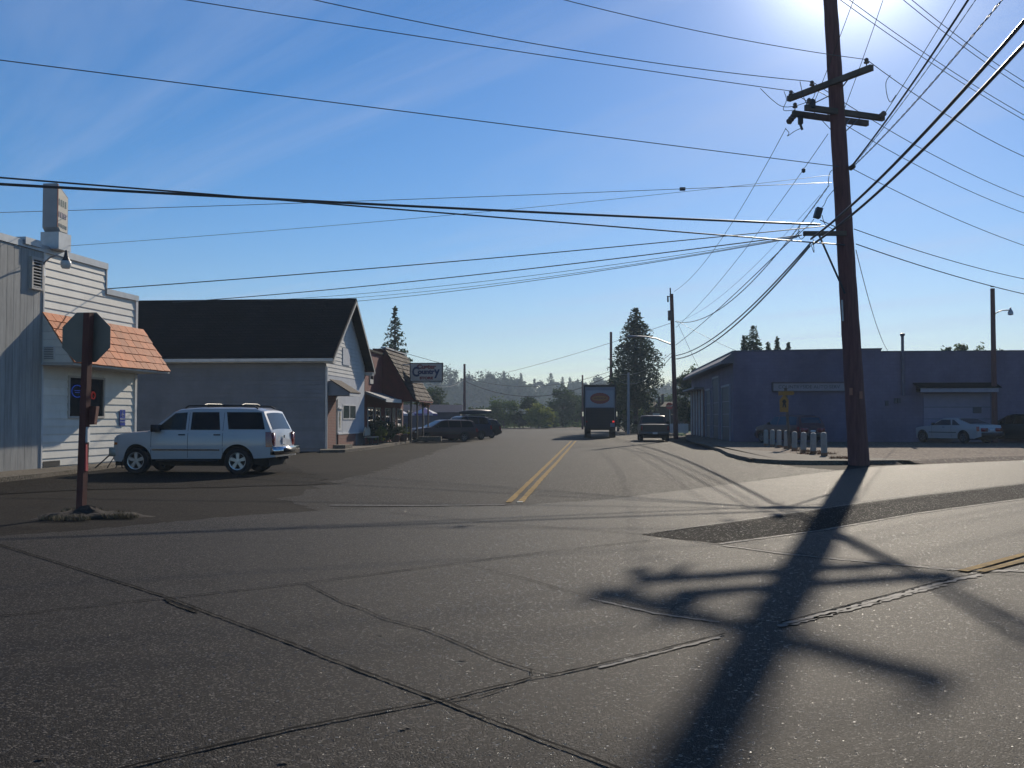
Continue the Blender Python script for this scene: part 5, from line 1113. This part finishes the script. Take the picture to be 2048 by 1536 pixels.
c = wagon(paint("black_paint", (.012, .012, .014)), "parked_car", "black car farthest along the store kerb, mostly hidden by the others", 4.4, 1.5, cat="car")
a, b = P(925, 874, 76), P(999, 871, 78.5); h = (a - b).normalized(); m_ = (a + b) / 2; c.place(m_.x - .6, m_.y, h.x, h.y)
# garage cars
c = wagon(paint("white_old", (.34, .34, .36), .35), "hatchback_coupe", "white low hatchback coupe parked before the garage canopy, seen from behind", 4.4, 1.42, 1.76, cat="car", coupe=True, roofrack=False, glass=glassmat("blue_glass", (.03, .04, .06), .08))
p = P(1948, 884, 56); c.place(p.x - .3, p.y + 1.6, -.42, .91, LZ, 1.12)
c = wagon(paint("dark_red", (.07, .012, .012)), "parked_car", "dark red hatchback behind the white bollards by the garage", 4.1, 1.52, 1.8, cat="car", roofrack=False, glass=glassmat("blue_glass", (.03, .04, .06), .08))
p = P(1592, 886, 55.4); c.place(p.x, p.y + 1.4, -.36, .93, LZ, 1.05)
c = wagon(paint("dark_green", (.012, .018, .018)), "parked_car", "dark car at the right edge before the open garage bay", 4.7, 1.55, 1.85, cat="car", roofrack=False)
p = P(2062, 884, 57); c.place(p.x, p.y + 1.0, -.45, .9, LZ, 1.08)
# pickup
S = dict(L=5.2, W=1.98, belt=1.02, crown=.02, rw=.37, ra=.43, tw=.24, wheels=[.9, 4.15], spokes=0, rim=m_rimd,
         top=[(0, .75), (.08, .95), (.3, 1.04), (1.25, 1.10), (1.85, 1.66), (2.0, 1.72), (2.75, 1.73), (2.85, 1.70), (2.98, 1.16), (3.02, 1.14), (5.12, 1.14), (5.2, 1.12)],
         bot=[(0, .45), (.5, .40), (5.2, .48)], wz=[(.4, .96), (.7, 1.0), (1.0, .98), (1.14, .97), (1.72, .80)], wx=[(0, .88), (.3, .96), (.8, 1.0), (5.2, .98)])
c = Car("pickup_truck", "dark pickup truck parked at the right kerb beside the street light pole", "pickup truck", S, paint("pickup_dark", (.028, .012, .014)))
c.side("window", [(1.55, 1.12), (2.7, 1.12)], [(1.95, 1.62), (2.7, 1.65)], m_cglass); c.topp("windscreen", 1.3, 1.82, .88, m_cglass); c.topp("rear_window", 2.87, 2.96, .82, m_clglass)
c.topp("bed_liner", 3.08, 5.05, .84, m_plast, .004)
c.side("tail_lamp", [(5.06, .72), (5.18, .72)], [(5.06, 1.05), (5.18, 1.05)], m_tail, .008, 1, sub=1); c.bx("tail_lamp_rear", 5.17, 5.206, .80, .93, .74, 1.03, m_tail, True)
c.bx("tailgate", 5.2, 5.212, -.78, .78, .68, 1.08, paint("pickup_dark", (.028, .012, .014))); c.bx("rear_bumper", 5.15, 5.34, -.94, .94, .48, .64, M("bumper_dull", (.12, .12, .12), .5)); c.bx("number_plate", 5.34, 5.35, -.16, .16, .50, .62, m_plate)
c.bx("wing_mirror", 1.5, 1.66, 1.0, 1.22, 1.14, 1.34, m_plast, True)
p = P(1309, 882, 66.5); c.place(p.x + .2, p.y + 2.2, .086, 1)
# box truck
tb = P(1200, 876, 78); e = empty("box_truck", Vector((tb.x, tb.y, 0)), math.atan2(1, .086) - math.pi / 2, label="tall delivery box truck driving away along the street, orange oval on its door", cat="truck")
m_box = M("truck_grey", (.20, .215, .25), .55, .08, 1.5); m_tdk = M("truck_dark", (.018, .012, .013), .6, .2, 2)
w = 1.25; mb = MB(); mb.box(-w, w, 0, 6.6, 2.35, 4.12); mb.box(-w, w, .002, 6.6, .95, 2.35); bdy = mb.build("box_body", m_box, e)
mb = MB(); mb.box(-w - .03, w + .03, -.05, .04, 4.0, 4.18); mb.box(-w - .03, -w + .08, -.05, .04, .95, 4.0); mb.box(w - .08, w + .03, -.05, .04, .95, 4.0); mb.box(-w - .02, w + .02, .04, 6.6, 4.121, 4.16); mb.build("frame", m_tdk, bdy)
mb = MB(); mb.box(-w + .18, w - .18, -.03, -.001, 2.42, 3.72); dp = mb.build("upper_door", M("truck_panel", (.31, .325, .35), .5, .06, 2), bdy)
mb = MB(); mb.box(-w + .12, w - .12, -.06, -.001, .80, 2.36); mb.build("tail_lift", m_tdk, e)
mb = MB()
for q in range(6): mb.box(-w + .14, w - .14, -.068, -.0605, .95 + q * .24, .965 + q * .24)
mb.build("lift_ribs", m_under, e)
def oval(rx, rz, y, n=44, j=0): return [(rx * math.cos(2 * math.pi * i / n) * (1 + j * (i % 2)), y, 3.10 + rz * math.sin(2 * math.pi * i / n) * (1 + j * (i % 2))) for i in range(n)]
mb = MB(); mb.prism([Vector(v) for v in oval(.74, .42, -.031, 44, .05)], (0, -.004, 0)); ov = fixn(mb.build("oval_emblem", M("emblem_red", (.33, .06, .03), .5, .15, 4), dp))
mb = MB(); mb.prism([Vector(v) for v in oval(.64, .2, -.0352, 32, 0)], (0, -.003, 0)); fixn(mb.build("emblem_band", M("emblem_orange", (.42, .15, .03), .5, .2, 8), ov))
mb = MB()
for q in range(9): x = -.46 + q * .11; mb.box(x, x + .05, -.0405, -.0385, 3.03, 3.17); mb.box(x, x + .09, -.0402, -.0386, 3.03 + .06 * (q % 3), 3.055 + .06 * (q % 3))
mb.build("emblem_lettering", M("emblem_dark", (.16, .03, .02), .6), ov)
mb = MB(); mb.box(.80, 1.14, -.10, -.06, .86, 1.16); mb.build("mud_flap_panel", m_box, e); mb = MB(); mb.box(.98, 1.12, -.09, -.069, 1.22, 1.34); mb.build("tail_lamp", emitmat("tail_glow", (1, .05, .04), .8), e); mb = MB(); mb.box(-1.12, -.98, -.09, -.069, 1.22, 1.34); mb.build("tail_lamp", m_tail, e)
mb = MB(); mb.box(-.9, .9, .1, 8.3, .62, .93); mb.build("chassis", m_under, e)
mb = MB(); mb.hexa([(-1.05, 6.7, .6), (1.05, 6.7, .6), (1.05, 8.6, .6), (-1.05, 8.6, .6), (-1.0, 6.7, 2.7), (1.0, 6.7, 2.7), (1.0, 7.9, 2.7), (-1.0, 7.9, 2.7)]); mb.build("cab", m_box, e)
for sd in (-1, 1): mb = MB(); mb.bar((sd * 1.05, 7.6, 1.9), (sd * 1.42, 7.55, 1.9), .05, .05); mb.box(min(sd * 1.32, sd * 1.5), max(sd * 1.32, sd * 1.5), 7.5, 7.6, 1.7, 2.1); mb.build("wing_mirror", m_chrome, e)
for x in (-.98, .98, ):
    for yy, ww in ((1.6, .50), (7.2, .26)):
        mb = MB(); mb.lathe([(.26, -ww / 2), (.46, -ww / 2), (.49, -ww * .4), (.49, ww * .4), (.46, ww / 2), (.26, ww / 2)], (x * (1 if ww > .3 else 1.0), yy, .49), 'x', 22); t = fixn(mb.build("wheel", m_tyre, e, 40)); mb = MB(); mb.lathe([(.001, 0), (.26, 0)], (x + math.copysign(ww * .4, x), yy, .49), 'x', 16); mb.build("rim", m_rimd, t)
# ================================================================ VEGETATION
def leafmat(name, c, var=.35):
    if name in MATS: return MATS[name]
    m, t, b = newmat(name); N = t.nodes; L = t.links
    g = N.new("ShaderNodeNewGeometry"); rp = N.new("ShaderNodeValToRGB"); tc = N.new("ShaderNodeTexCoord"); nz = N.new("ShaderNodeTexNoise"); nz.inputs['Scale'].default_value = .9; L.new(tc.outputs['Object'], nz.inputs['Vector'])
    ad = N.new("ShaderNodeMath"); ad.operation = 'MULTIPLY_ADD'; L.new(g.outputs['Random Per Island'], ad.inputs[0]); ad.inputs[1].default_value = .45; L.new(nz.outputs[0], ad.inputs[2])
    rp.color_ramp.elements[0].position = .35; rp.color_ramp.elements[1].position = .95
    rp.color_ramp.elements[0].color = tuple(v * (1 - var) for v in c) + (1,); rp.color_ramp.elements[1].color = tuple(min(1, v * (1 + var)) for v in c) + (1,)
    L.new(ad.outputs[0], rp.inputs[0]); L.new(rp.outputs[0], b.inputs['Base Color']); b.inputs['Roughness'].default_value = .75; setspec(b, .25)
    tr = N.new("ShaderNodeBsdfTranslucent"); L.new(rp.outputs[0], tr.inputs['Color']); mx = N.new("ShaderNodeMixShader"); mx.inputs[0].default_value = .35
    out = [n for n in N if n.type == 'OUTPUT_MATERIAL'][0]; L.new(b.outputs[0], mx.inputs[1]); L.new(tr.outputs[0], mx.inputs[2]); L.new(mx.outputs[0], out.inputs[0])
    MATS[name] = m; return m
m_con = leafmat("conifer_dark", (.035, .055, .028)); m_con2 = leafmat("conifer_mid", (.05, .075, .035)); m_dec = leafmat("leaf_green", (.08, .12, .035)); m_far = leafmat("far_foliage", (.035, .06, .035)); m_decd = leafmat("leaf_dark_green", (.05, .075, .03)); m_yell = leafmat("leaf_yellow_green", (.17, .19, .04)); m_oran = leafmat("leaf_orange", (.33, .13, .03))
m_bark = M("bark", (.07, .05, .04), .9, .3, 3, .5, 12)
def leaf(mb, p, s, rnd):
    d = Vector((rnd.gauss(0, 1), rnd.gauss(0, 1), rnd.gauss(0, .6))).normalized(); e = d.cross(Vector((rnd.gauss(0, 1), rnd.gauss(0, 1), rnd.gauss(0, 1)))).normalized()
    mb.add([p - d * s, p + e * s * .45, p + d * s * 1.1, p - e * s * .45], [(0, 1, 2, 3)])
def conifer(base, h, w, label, cat="tree", mat=None, dens=1.0, clear=.12, seed=1, group=None, ragged=.3, leaf_s=1.0, shape=None, droop=.25):
    rnd = random.Random(seed); e = empty("conifer", base, label=label, cat=cat, group=group)
    mb = MB(); mb.tube([(0, 0, 0), (.1 * rnd.uniform(-1, 1), 0, h * .5), (0, 0, h * .985)], [h * .018 + .03, h * .011 + .02, .012], 7); mb.build("trunk", m_bark, e, 40)
    mb = MB(); z = h * clear; k = 0
    gap = h * .017 / dens ** .5
    while z < h * .985:
        f = (z / h - clear) / (1 - clear); env = shape(f) if shape else (1 - f) ** .8 * (.55 + .45 * min(1, f * 5 + .3))
        nb = 3 if f < .85 else 2
        for q in range(nb):
            a = k * 2.39996 + rnd.uniform(-.5, .5); k += 1
            ln = w / 2 * env * rnd.uniform(1 - ragged, 1 + ragged * .45) + .03 * h * (1 - f) * .3
            if rnd.random() < .06: ln *= .45
            ns = max(3, int(ln / (.17 * leaf_s))); tip = -droop * ln * rnd.uniform(.3, 1.4)
            for i in range(ns):
                t = (i + .6) / ns; c = Vector((math.cos(a) * ln * t, math.sin(a) * ln * t, z + tip * t * t + .08 * ln * t * (1 - t) * 4))
                sp = (.13 * leaf_s + .22 * ln * (1 - t) * .5) * (.35 + .65 * min(1, 2.5 * (1 - f)))
                for _ in range(3 if t > .25 else 1):
                    p = c + Vector((rnd.gauss(0, sp), rnd.gauss(0, sp), rnd.gauss(0, .06 * leaf_s) - .05 * leaf_s)); leaf(mb, p, .16 * leaf_s * rnd.uniform(.6, 1.25), rnd)
            mb.add([Vector((0, 0, z)), Vector((0, 0, z - .04 * leaf_s)), Vector((math.cos(a) * ln * .9, math.sin(a) * ln * .9, z + tip * .8))], [(0, 1, 2)])
        z += gap * rnd.uniform(.7, 1.3)
    mb.build("crown", mat or m_con, e); return e
def broad(base, h, w, label, name="tree", cat="tree", mat=None, n=900, ls=.2, seed=1, group=None, low=.15, trunk=True, lobes=9):
    rnd = random.Random(seed); e = empty(name, base, label=label, cat=cat, group=group); cs = []
    for i in range(int(lobes * 1.7)):
        z = low * h + (1 - low) * h * rnd.uniform(.18, .85); f = (z / h - low) / (1 - low); r = w * rnd.uniform(.09, .23)
        a = rnd.uniform(0, 6.28); d = max(0, w / 2 - r) * math.sqrt(rnd.random()) * (1 - .5 * max(0, f - .4)); cs.append((Vector((d * math.cos(a), d * math.sin(a), z)), r, r * rnd.uniform(.6, 1.0)))
    cs.append((Vector((0, 0, h * .84)), w * .16, h * .15))
    if trunk:
        mb = MB(); mb.tube([(0, 0, 0), (.03 * h * rnd.uniform(-1, 1), 0, h * .3), (0, 0, h * .6)], [.022 * h + .02, .015 * h + .015, .008 * h], 6)
        for c, r, rz in cs[:7]: mb.tube([(0, 0, h * low * .8), c * .6 + Vector((0, 0, h * .08)), c], [.012 * h, .008 * h, .003 * h], 4)
        mb.build("trunk", m_bark, e, 40)
    mb = MB()
    for i in range(n):
        c, r, rz = cs[rnd.randrange(len(cs))]; d = Vector((rnd.gauss(0, 1), rnd.gauss(0, 1), rnd.gauss(0, 1))).normalized(); q = rnd.uniform(.45, 1.08) if rnd.random() < .85 else rnd.uniform(1, 1.3)
        p = c + Vector((d.x * r * q, d.y * r * q, d.z * rz * q))
        if p.z > .02: leaf(mb, p, ls * rnd.uniform(.55, 1.3), rnd)
    mb.build("crown", mat or m_dec, e); return e
def at(px, Y): b = P(px, 850, Y); b.z = 0; return b
def top_h(py, Y): return P(1024, py, Y).z
# big conifer at the end of the street
Y = 105; conifer(at(1272, Y), top_h(612, Y), 5.6, "big dense dark conifer behind the truck, beside the street light arm", dens=7.5, clear=.19, seed=4, ragged=.22, leaf_s=1.15, mat=m_con, droop=.3,
    shape=lambda f: (.62 + .38 * min(1, (f) * 4)) * (1.0 if f < .5 else max(0.03, 1 - ((f - .5) / .5) ** 1.5 * .97)) * (.86 if .62 < f < .75 else 1))
broad(at(1252, 112), 5.6, 4.6, "dark bushy tree right of the truck below the big conifer", mat=m_decd, n=3600, ls=.20, seed=3, low=.04, lobes=14)
broad(at(1236, 116), 7.0, 3.6, "dark ivy clad tree at the foot of the slender pole", mat=m_decd, n=2600, ls=.20, seed=33, low=.05, lobes=12)
broad(at(1291, 118), 4.4, 2.6, "small yellow green tree right of the big conifer's trunk", mat=m_yell, n=1300, ls=.16, seed=8, low=.15)
broad(at(1262, 100), 1.3, 3.6, "low flowering shrubs along the kerb between truck and pickup", name="shrub", cat="shrub", mat=m_decd, n=900, ls=.12, seed=9, low=.0, trunk=False)
Y = 96; conifer(at(789, Y), top_h(612, Y), 5.4, "sparse ragged conifer rising behind the red store", dens=1.25, clear=.10, seed=12, ragged=.35, leaf_s=1.2, droop=.10, shape=lambda f: max(.05, (1 - f) ** 1.05) * 1.45)
# over the garage roof
for px, py, Y, w, s_, lb in [(1508, 648, 92, 4.6, 21, "largest conifer showing above the garage roof, left of the tall pole"), (1489, 668, 93, 1.8, 25, "slim conifer on the left flank of the largest one above the garage"), (1556, 673, 96, 1.5, 22, "slim conifer above the garage roof near the tall pole"), (1578, 684, 97, 1.7, 23, "small round conifer top above the garage beside the slim one"), (1537, 682, 93, 1.3, 26, "low conifer top on the largest one's right side above the garage")]:
    conifer(at(px, Y), top_h(py, Y), w * 1.3, lb, dens=2.8, clear=.25, seed=s_, leaf_s=1.0, group="trees behind the garage", mat=m_con2)
for px, py, Y, w, s_, lb in [(1890, 684, 88, 1.6, 31, "small leafy tree top left of the lamp pole above the garage"), (1925, 680, 88, 2.0, 32, "leafy tree top above the garage roof, second from the left"), (1962, 681, 89, 2.4, 33, "leafy tree top just left of the lamp pole"), (2000, 688, 90, 1.8, 34, "low leafy tree top right of the lamp pole")]:
    broad(at(px, Y), top_h(py, Y), w, lb, mat=m_dec, n=760, ls=.17, seed=s_, low=.5, group="trees behind the garage")
broad(at(1372, 99), top_h(738, 99), 3.0, "tall dark evergreen shrub at the garage's far end", name="tree", mat=m_decd, n=4200, ls=.16, seed=41, low=.03, lobes=16)
broad(at(1392, 97), top_h(725, 97), 1.6, "leafy shoots above the far corner of the garage eave", name="tree", mat=m_dec, n=260, ls=.16, seed=42, low=.6)
# roadside trees at the end of the street
RT = [(862, 775, 135, 6.5, 'd', "dark green tree behind the store's mansard and patio"), (886, 812, 128, 3.2, 'y', "yellow green bush beside the patio umbrella"), (903, 822, 126, 2.6, 'o', "orange tinged bush above the parked wagon"), (916, 806, 140, 3.2, 'd', "round dark bush at the far pole's foot"), (1008, 800, 150, 6.2, 'g', "left green tree in the roadside group beyond the cars"), (985, 822, 152, 3.6, 'd', "low dark bush right behind the parked cars"),
      (1062, 792, 150, 4.5, 'd', "dark round tree middle of the far roadside"), (1076, 806, 146, 5.4, 'y', "yellow green tree beside the dark round one"), (1040, 822, 149, 3.4, 'd', "low dark bush between the far roadside trees"), (1126, 768, 165, 7.4, 'd', "tall dark green tree left of the truck"), (1108, 800, 160, 5.0, 'd', "dark tree with low boughs left of the tallest roadside tree"), (1152, 790, 170, 4.6, 'g', "green tree touching the truck's left edge"), (1100, 826, 150, 3.0, 'g', "small green bush near the end of the street"), (1172, 800, 172, 5.0, 'd', "dark tree half hidden by the truck"),
      (1318, 800, 175, 6, 'd', "dark tree beyond the far low house"), (1345, 790, 185, 7, 'g', "green tree beyond the far fence"), (1196, 795, 178, 6, 'd', "dark tree behind the truck's box"), (846, 822, 120, 3.6, 'd', "low dark hedge bush behind the patio"), (957, 815, 145, 4.2, 'd', "dark bush behind the canoe on the roof")]
for i, (px, py, Y, w, k, lb) in enumerate(RT):
    broad(at(px, Y), top_h(py, Y), w, lb, mat={'d': m_decd, 'g': m_dec, 'y': m_yell, 'o': m_oran}[k], n=int(700 + 260 * w), ls=.24, seed=50 + i, low=.04, lobes=12, group="roadside trees at the end of the street")
# far tree line against the sky
FT = [(872, 733, 240, 9, 'b', "round crowned tree above the line just right of the store sign"), (893, 728, 250, 8, 'b', "tall pale tree touching the store sign's edge"), (936, 742, 260, 6, 'b', "pale spindly tree right of the far left pole"), (985, 741, 265, 12, 'b', "broad crown highest in the left part of the far wood"), (1008, 741, 262, 4, 'c', "thin spire conifer next to the broad crown in the far wood"), (1031, 750, 262, 8, 'b', "round crown between two spires in the far wood"), (1042, 746, 264, 3.6, 'c', "second thin spire conifer in the far wood"),
      (1102, 744, 290, 7.5, 'c', "pointed fir in the middle of the far wood"), (1069, 757, 290, 4, 'c', "lone slim conifer in the gap of the far wood"), (1082, 757, 292, 4, 'b', "lone round crown in the gap of the far wood"), (1125, 752, 296, 4, 'c', "slim fir right of the pointed fir in the far wood"), (1140, 754, 300, 5, 'c', "fir near the short far pole in the far wood"), (1156, 758, 300, 5, 'c', "fir just left of the truck in the far wood"), (1196, 748, 290, 8, 'b', "round tree above the truck roof"), (1214, 757, 300, 7, 'b', "low tree right above the truck roof"),
      (1318, 762, 330, 10, 'b', "pale hazy tree right of the big conifer"), (1340, 758, 330, 9, 'b', "pale hazy tree left of the street light pole"), (1364, 750, 320, 10, 'b', "pale hazy tree right of the street light pole"), (1385, 745, 320, 9, 'b', "pale hazy tree at the garage's far corner"), (1300, 775, 320, 9, 'b', "low hazy tree behind the far house chimneys")]
for i, (px, py, Y, w, k, lb) in enumerate(FT):
    Y *= 2.0; w *= 1.9
    b = at(px, Y); h = top_h(py, Y)
    if k == 'b': broad(b, h, w, lb, mat=m_far, n=1500, ls=.75, seed=90 + i, low=.2, lobes=11, group="far trees on the skyline")
    else: conifer(b, h, w * 1.15, lb, dens=.7, clear=.1, seed=90 + i, leaf_s=4.0, mat=m_con2, group="far trees on the skyline")
rnd = random.Random(77); mb = MB()
def mass(px0, px1, Y0, Y1, prof, n, per):
    for i in range(n):
        px = rnd.uniform(px0, px1); Y = rnd.uniform(Y0, Y1); b = at(px, Y); h = top_h(pl(prof, px) + rnd.uniform(-3, 16), Y); w = rnd.uniform(13, 24); con = rnd.random() < .3
        if h < 6: h = 6 + rnd.random() * 3
        for _ in range(per):
            if con: f = rnd.random() ** 1.3; r = w * .3 * (1 - f) + .2; p = b + Vector((rnd.gauss(0, r), rnd.gauss(0, r), h * (.05 + .95 * f)))
            else:
                a = rnd.uniform(0, 6.28); u_ = rnd.uniform(-1, 1); rr = math.sqrt(max(0, 1 - u_ * u_)) * rnd.uniform(.7, 1.1); p = b + Vector((w * .5 * rr * math.cos(a), w * .5 * rr * math.sin(a), h * (.52 + .48 * u_)))
            leaf(mb, p, rnd.uniform(.9, 2.0), rnd)
prof = [(700, 760), (860, 765), (930, 768), (960, 765), (1000, 758), (1030, 762), (1055, 775), (1064, 812), (1072, 800), (1082, 775), (1120, 765), (1170, 768), (1220, 776), (1290, 785), (1330, 775), (1400, 768), (1500, 770), (2100, 775)]
mass(700, 1062, 500, 660, prof, 110, 420); mass(1080, 1420, 570, 720, prof, 110, 420); mass(1400, 2100, 600, 760, prof, 40, 150); mass(-200, 700, 520, 680, prof, 30, 150)
tag(mb.build("woodland", m_far), "far hazy wood closing the view beyond the end of the street", "woodland", kind='stuff')
mb = MB(); rnd = random.Random(5)
for i in range(5200):
    px = rnd.uniform(985, 1230); Y = rnd.uniform(160, 200); b = at(px, Y); leaf(mb, b + Vector((0, 0, rnd.uniform(0, 1.1))), rnd.uniform(.12, .3), rnd)
tag(mb.build("undergrowth", m_dec), "low rough undergrowth along the far side of the cross road", "undergrowth", kind='stuff')
# store front plants
for px, Y, h, w, mt, lb, zz in [(752, 56.0, 1.45, 1.5, m_decd, "large leafy shrub between the bench and the porch", .13), (763, 55.4, 1.0, .9, m_yell, "bright green shrub in front of the large leafy one", .13), (779, 58.5, 1.2, 1.1, m_decd, "dark shrub left of the store's first porch post", .13), (738, 55.5, .95, .7, m_decd, "small dark shrub behind the bench", .13)]:
    b = P(px, 880, Y); b.z = zz; broad(b, h, w, lb, name="shrub", cat="shrub", mat=mt, n=1100, ls=.075, seed=int(px), low=.0, trunk=False, group="shrubs before the red store")
for px, Y, lb in [(791, 59.5, "round planter pot with a dark bush, nearest the porch"), (806, 61, "planter with bright green plant right of the porch steps")]:
    b = P(px, 880, Y); b.z = .13; e = empty("planter", b, label=lb, cat="planter", group="planters at the store")
    mb = MB(); mb.lathe([(.001, 0), (.2, 0), (.3, .42), (.27, .44), (.24, .38), (.001, .38)], (0, 0, 0), 'z', 14); mb.build("pot", M("pot_clay", (.14, .07, .045), .8), e, 40)
    mb = MB(); rn = random.Random(px)
    for _ in range(380): leaf(mb, Vector((rn.gauss(0, .2), rn.gauss(0, .2), .5 + abs(rn.gauss(0, .25)))), .06, rn)
    mb.build("foliage", m_yell if px > 800 else m_decd, e)
b = P(848, 808, 64.8); e = empty("hanging_basket", b, label="orange flower basket hanging below the mansard eave", cat="hanging basket"); mb = MB(); rn = random.Random(2)
for _ in range(300): leaf(mb, Vector((rn.gauss(0, .22), rn.gauss(0, .2), rn.gauss(0, .12))), .05, rn)
mb.build("flowers", m_oran, e); mb = MB(); mb.lathe([(.001, -.25), (.12, -.2), (.2, -.02)], (0, 0, 0), 'z', 10); mb.tube([(0, 0, -.05), (0, 0, .35)], .008, 4); mb.build("basket", m_dkmet, e)
mb = MB(); c_ = F3.p(5.0, 2.6, 0); mb.box(c_.x - .9, c_.x + .5, c_.y - .25, c_.y + .25, .13, .42); tag(mb.build("kerb_block", m_walk), "low pale concrete block on the pavement by the wagon's nose", "concrete block")
# person-sized wooden figures at the patio kept as posts with pale caps
e = empty("figure_post", P(819, 880, 64.5).xy.to_3d() + Vector((0, 0, .13)), label="short brown post with two pale caps standing in for wooden figures at the patio", cat="lantern post"); mb = MB(); mb.tube([(0, 0, 0), (0, 0, 1.75)], .10, 8); mb.build("post", m_wood2, e, 40)
for sx in (-.1, .1): mb = MB(); mb.lathe([(.001, 1.72), (.07, 1.74), (.08, 1.86), (.03, 1.92), (.001, 1.93)], (sx, -.05, 0), 'z', 8); mb.build("pale_cap", m_whitew, e, 40)
# ================================================================ HAZE
hz = MB(); hz.box(-860, 860, -80, 860, -1, 70); ho = hz.build("haze", None) if False else None
me = bpy.data.meshes.new("haze"); me.from_pydata(hz.v, [], hz.f); ho = bpy.data.objects.new("haze", me); COL.objects.link(ho); tag(ho, kind='stuff')
hm = bpy.data.materials.new("haze"); hm.use_nodes = True; t = hm.node_tree; t.nodes.clear(); out = t.nodes.new("ShaderNodeOutputMaterial"); pv = t.nodes.new("ShaderNodeVolumePrincipled")
pv.inputs['Color'].default_value = (.72, .87, 1.0, 1); pv.inputs['Density'].default_value = .0006; pv.inputs['Anisotropy'].default_value = .1
t.links.new(pv.outputs[0], out.inputs['Volume']); me.materials.append(hm)
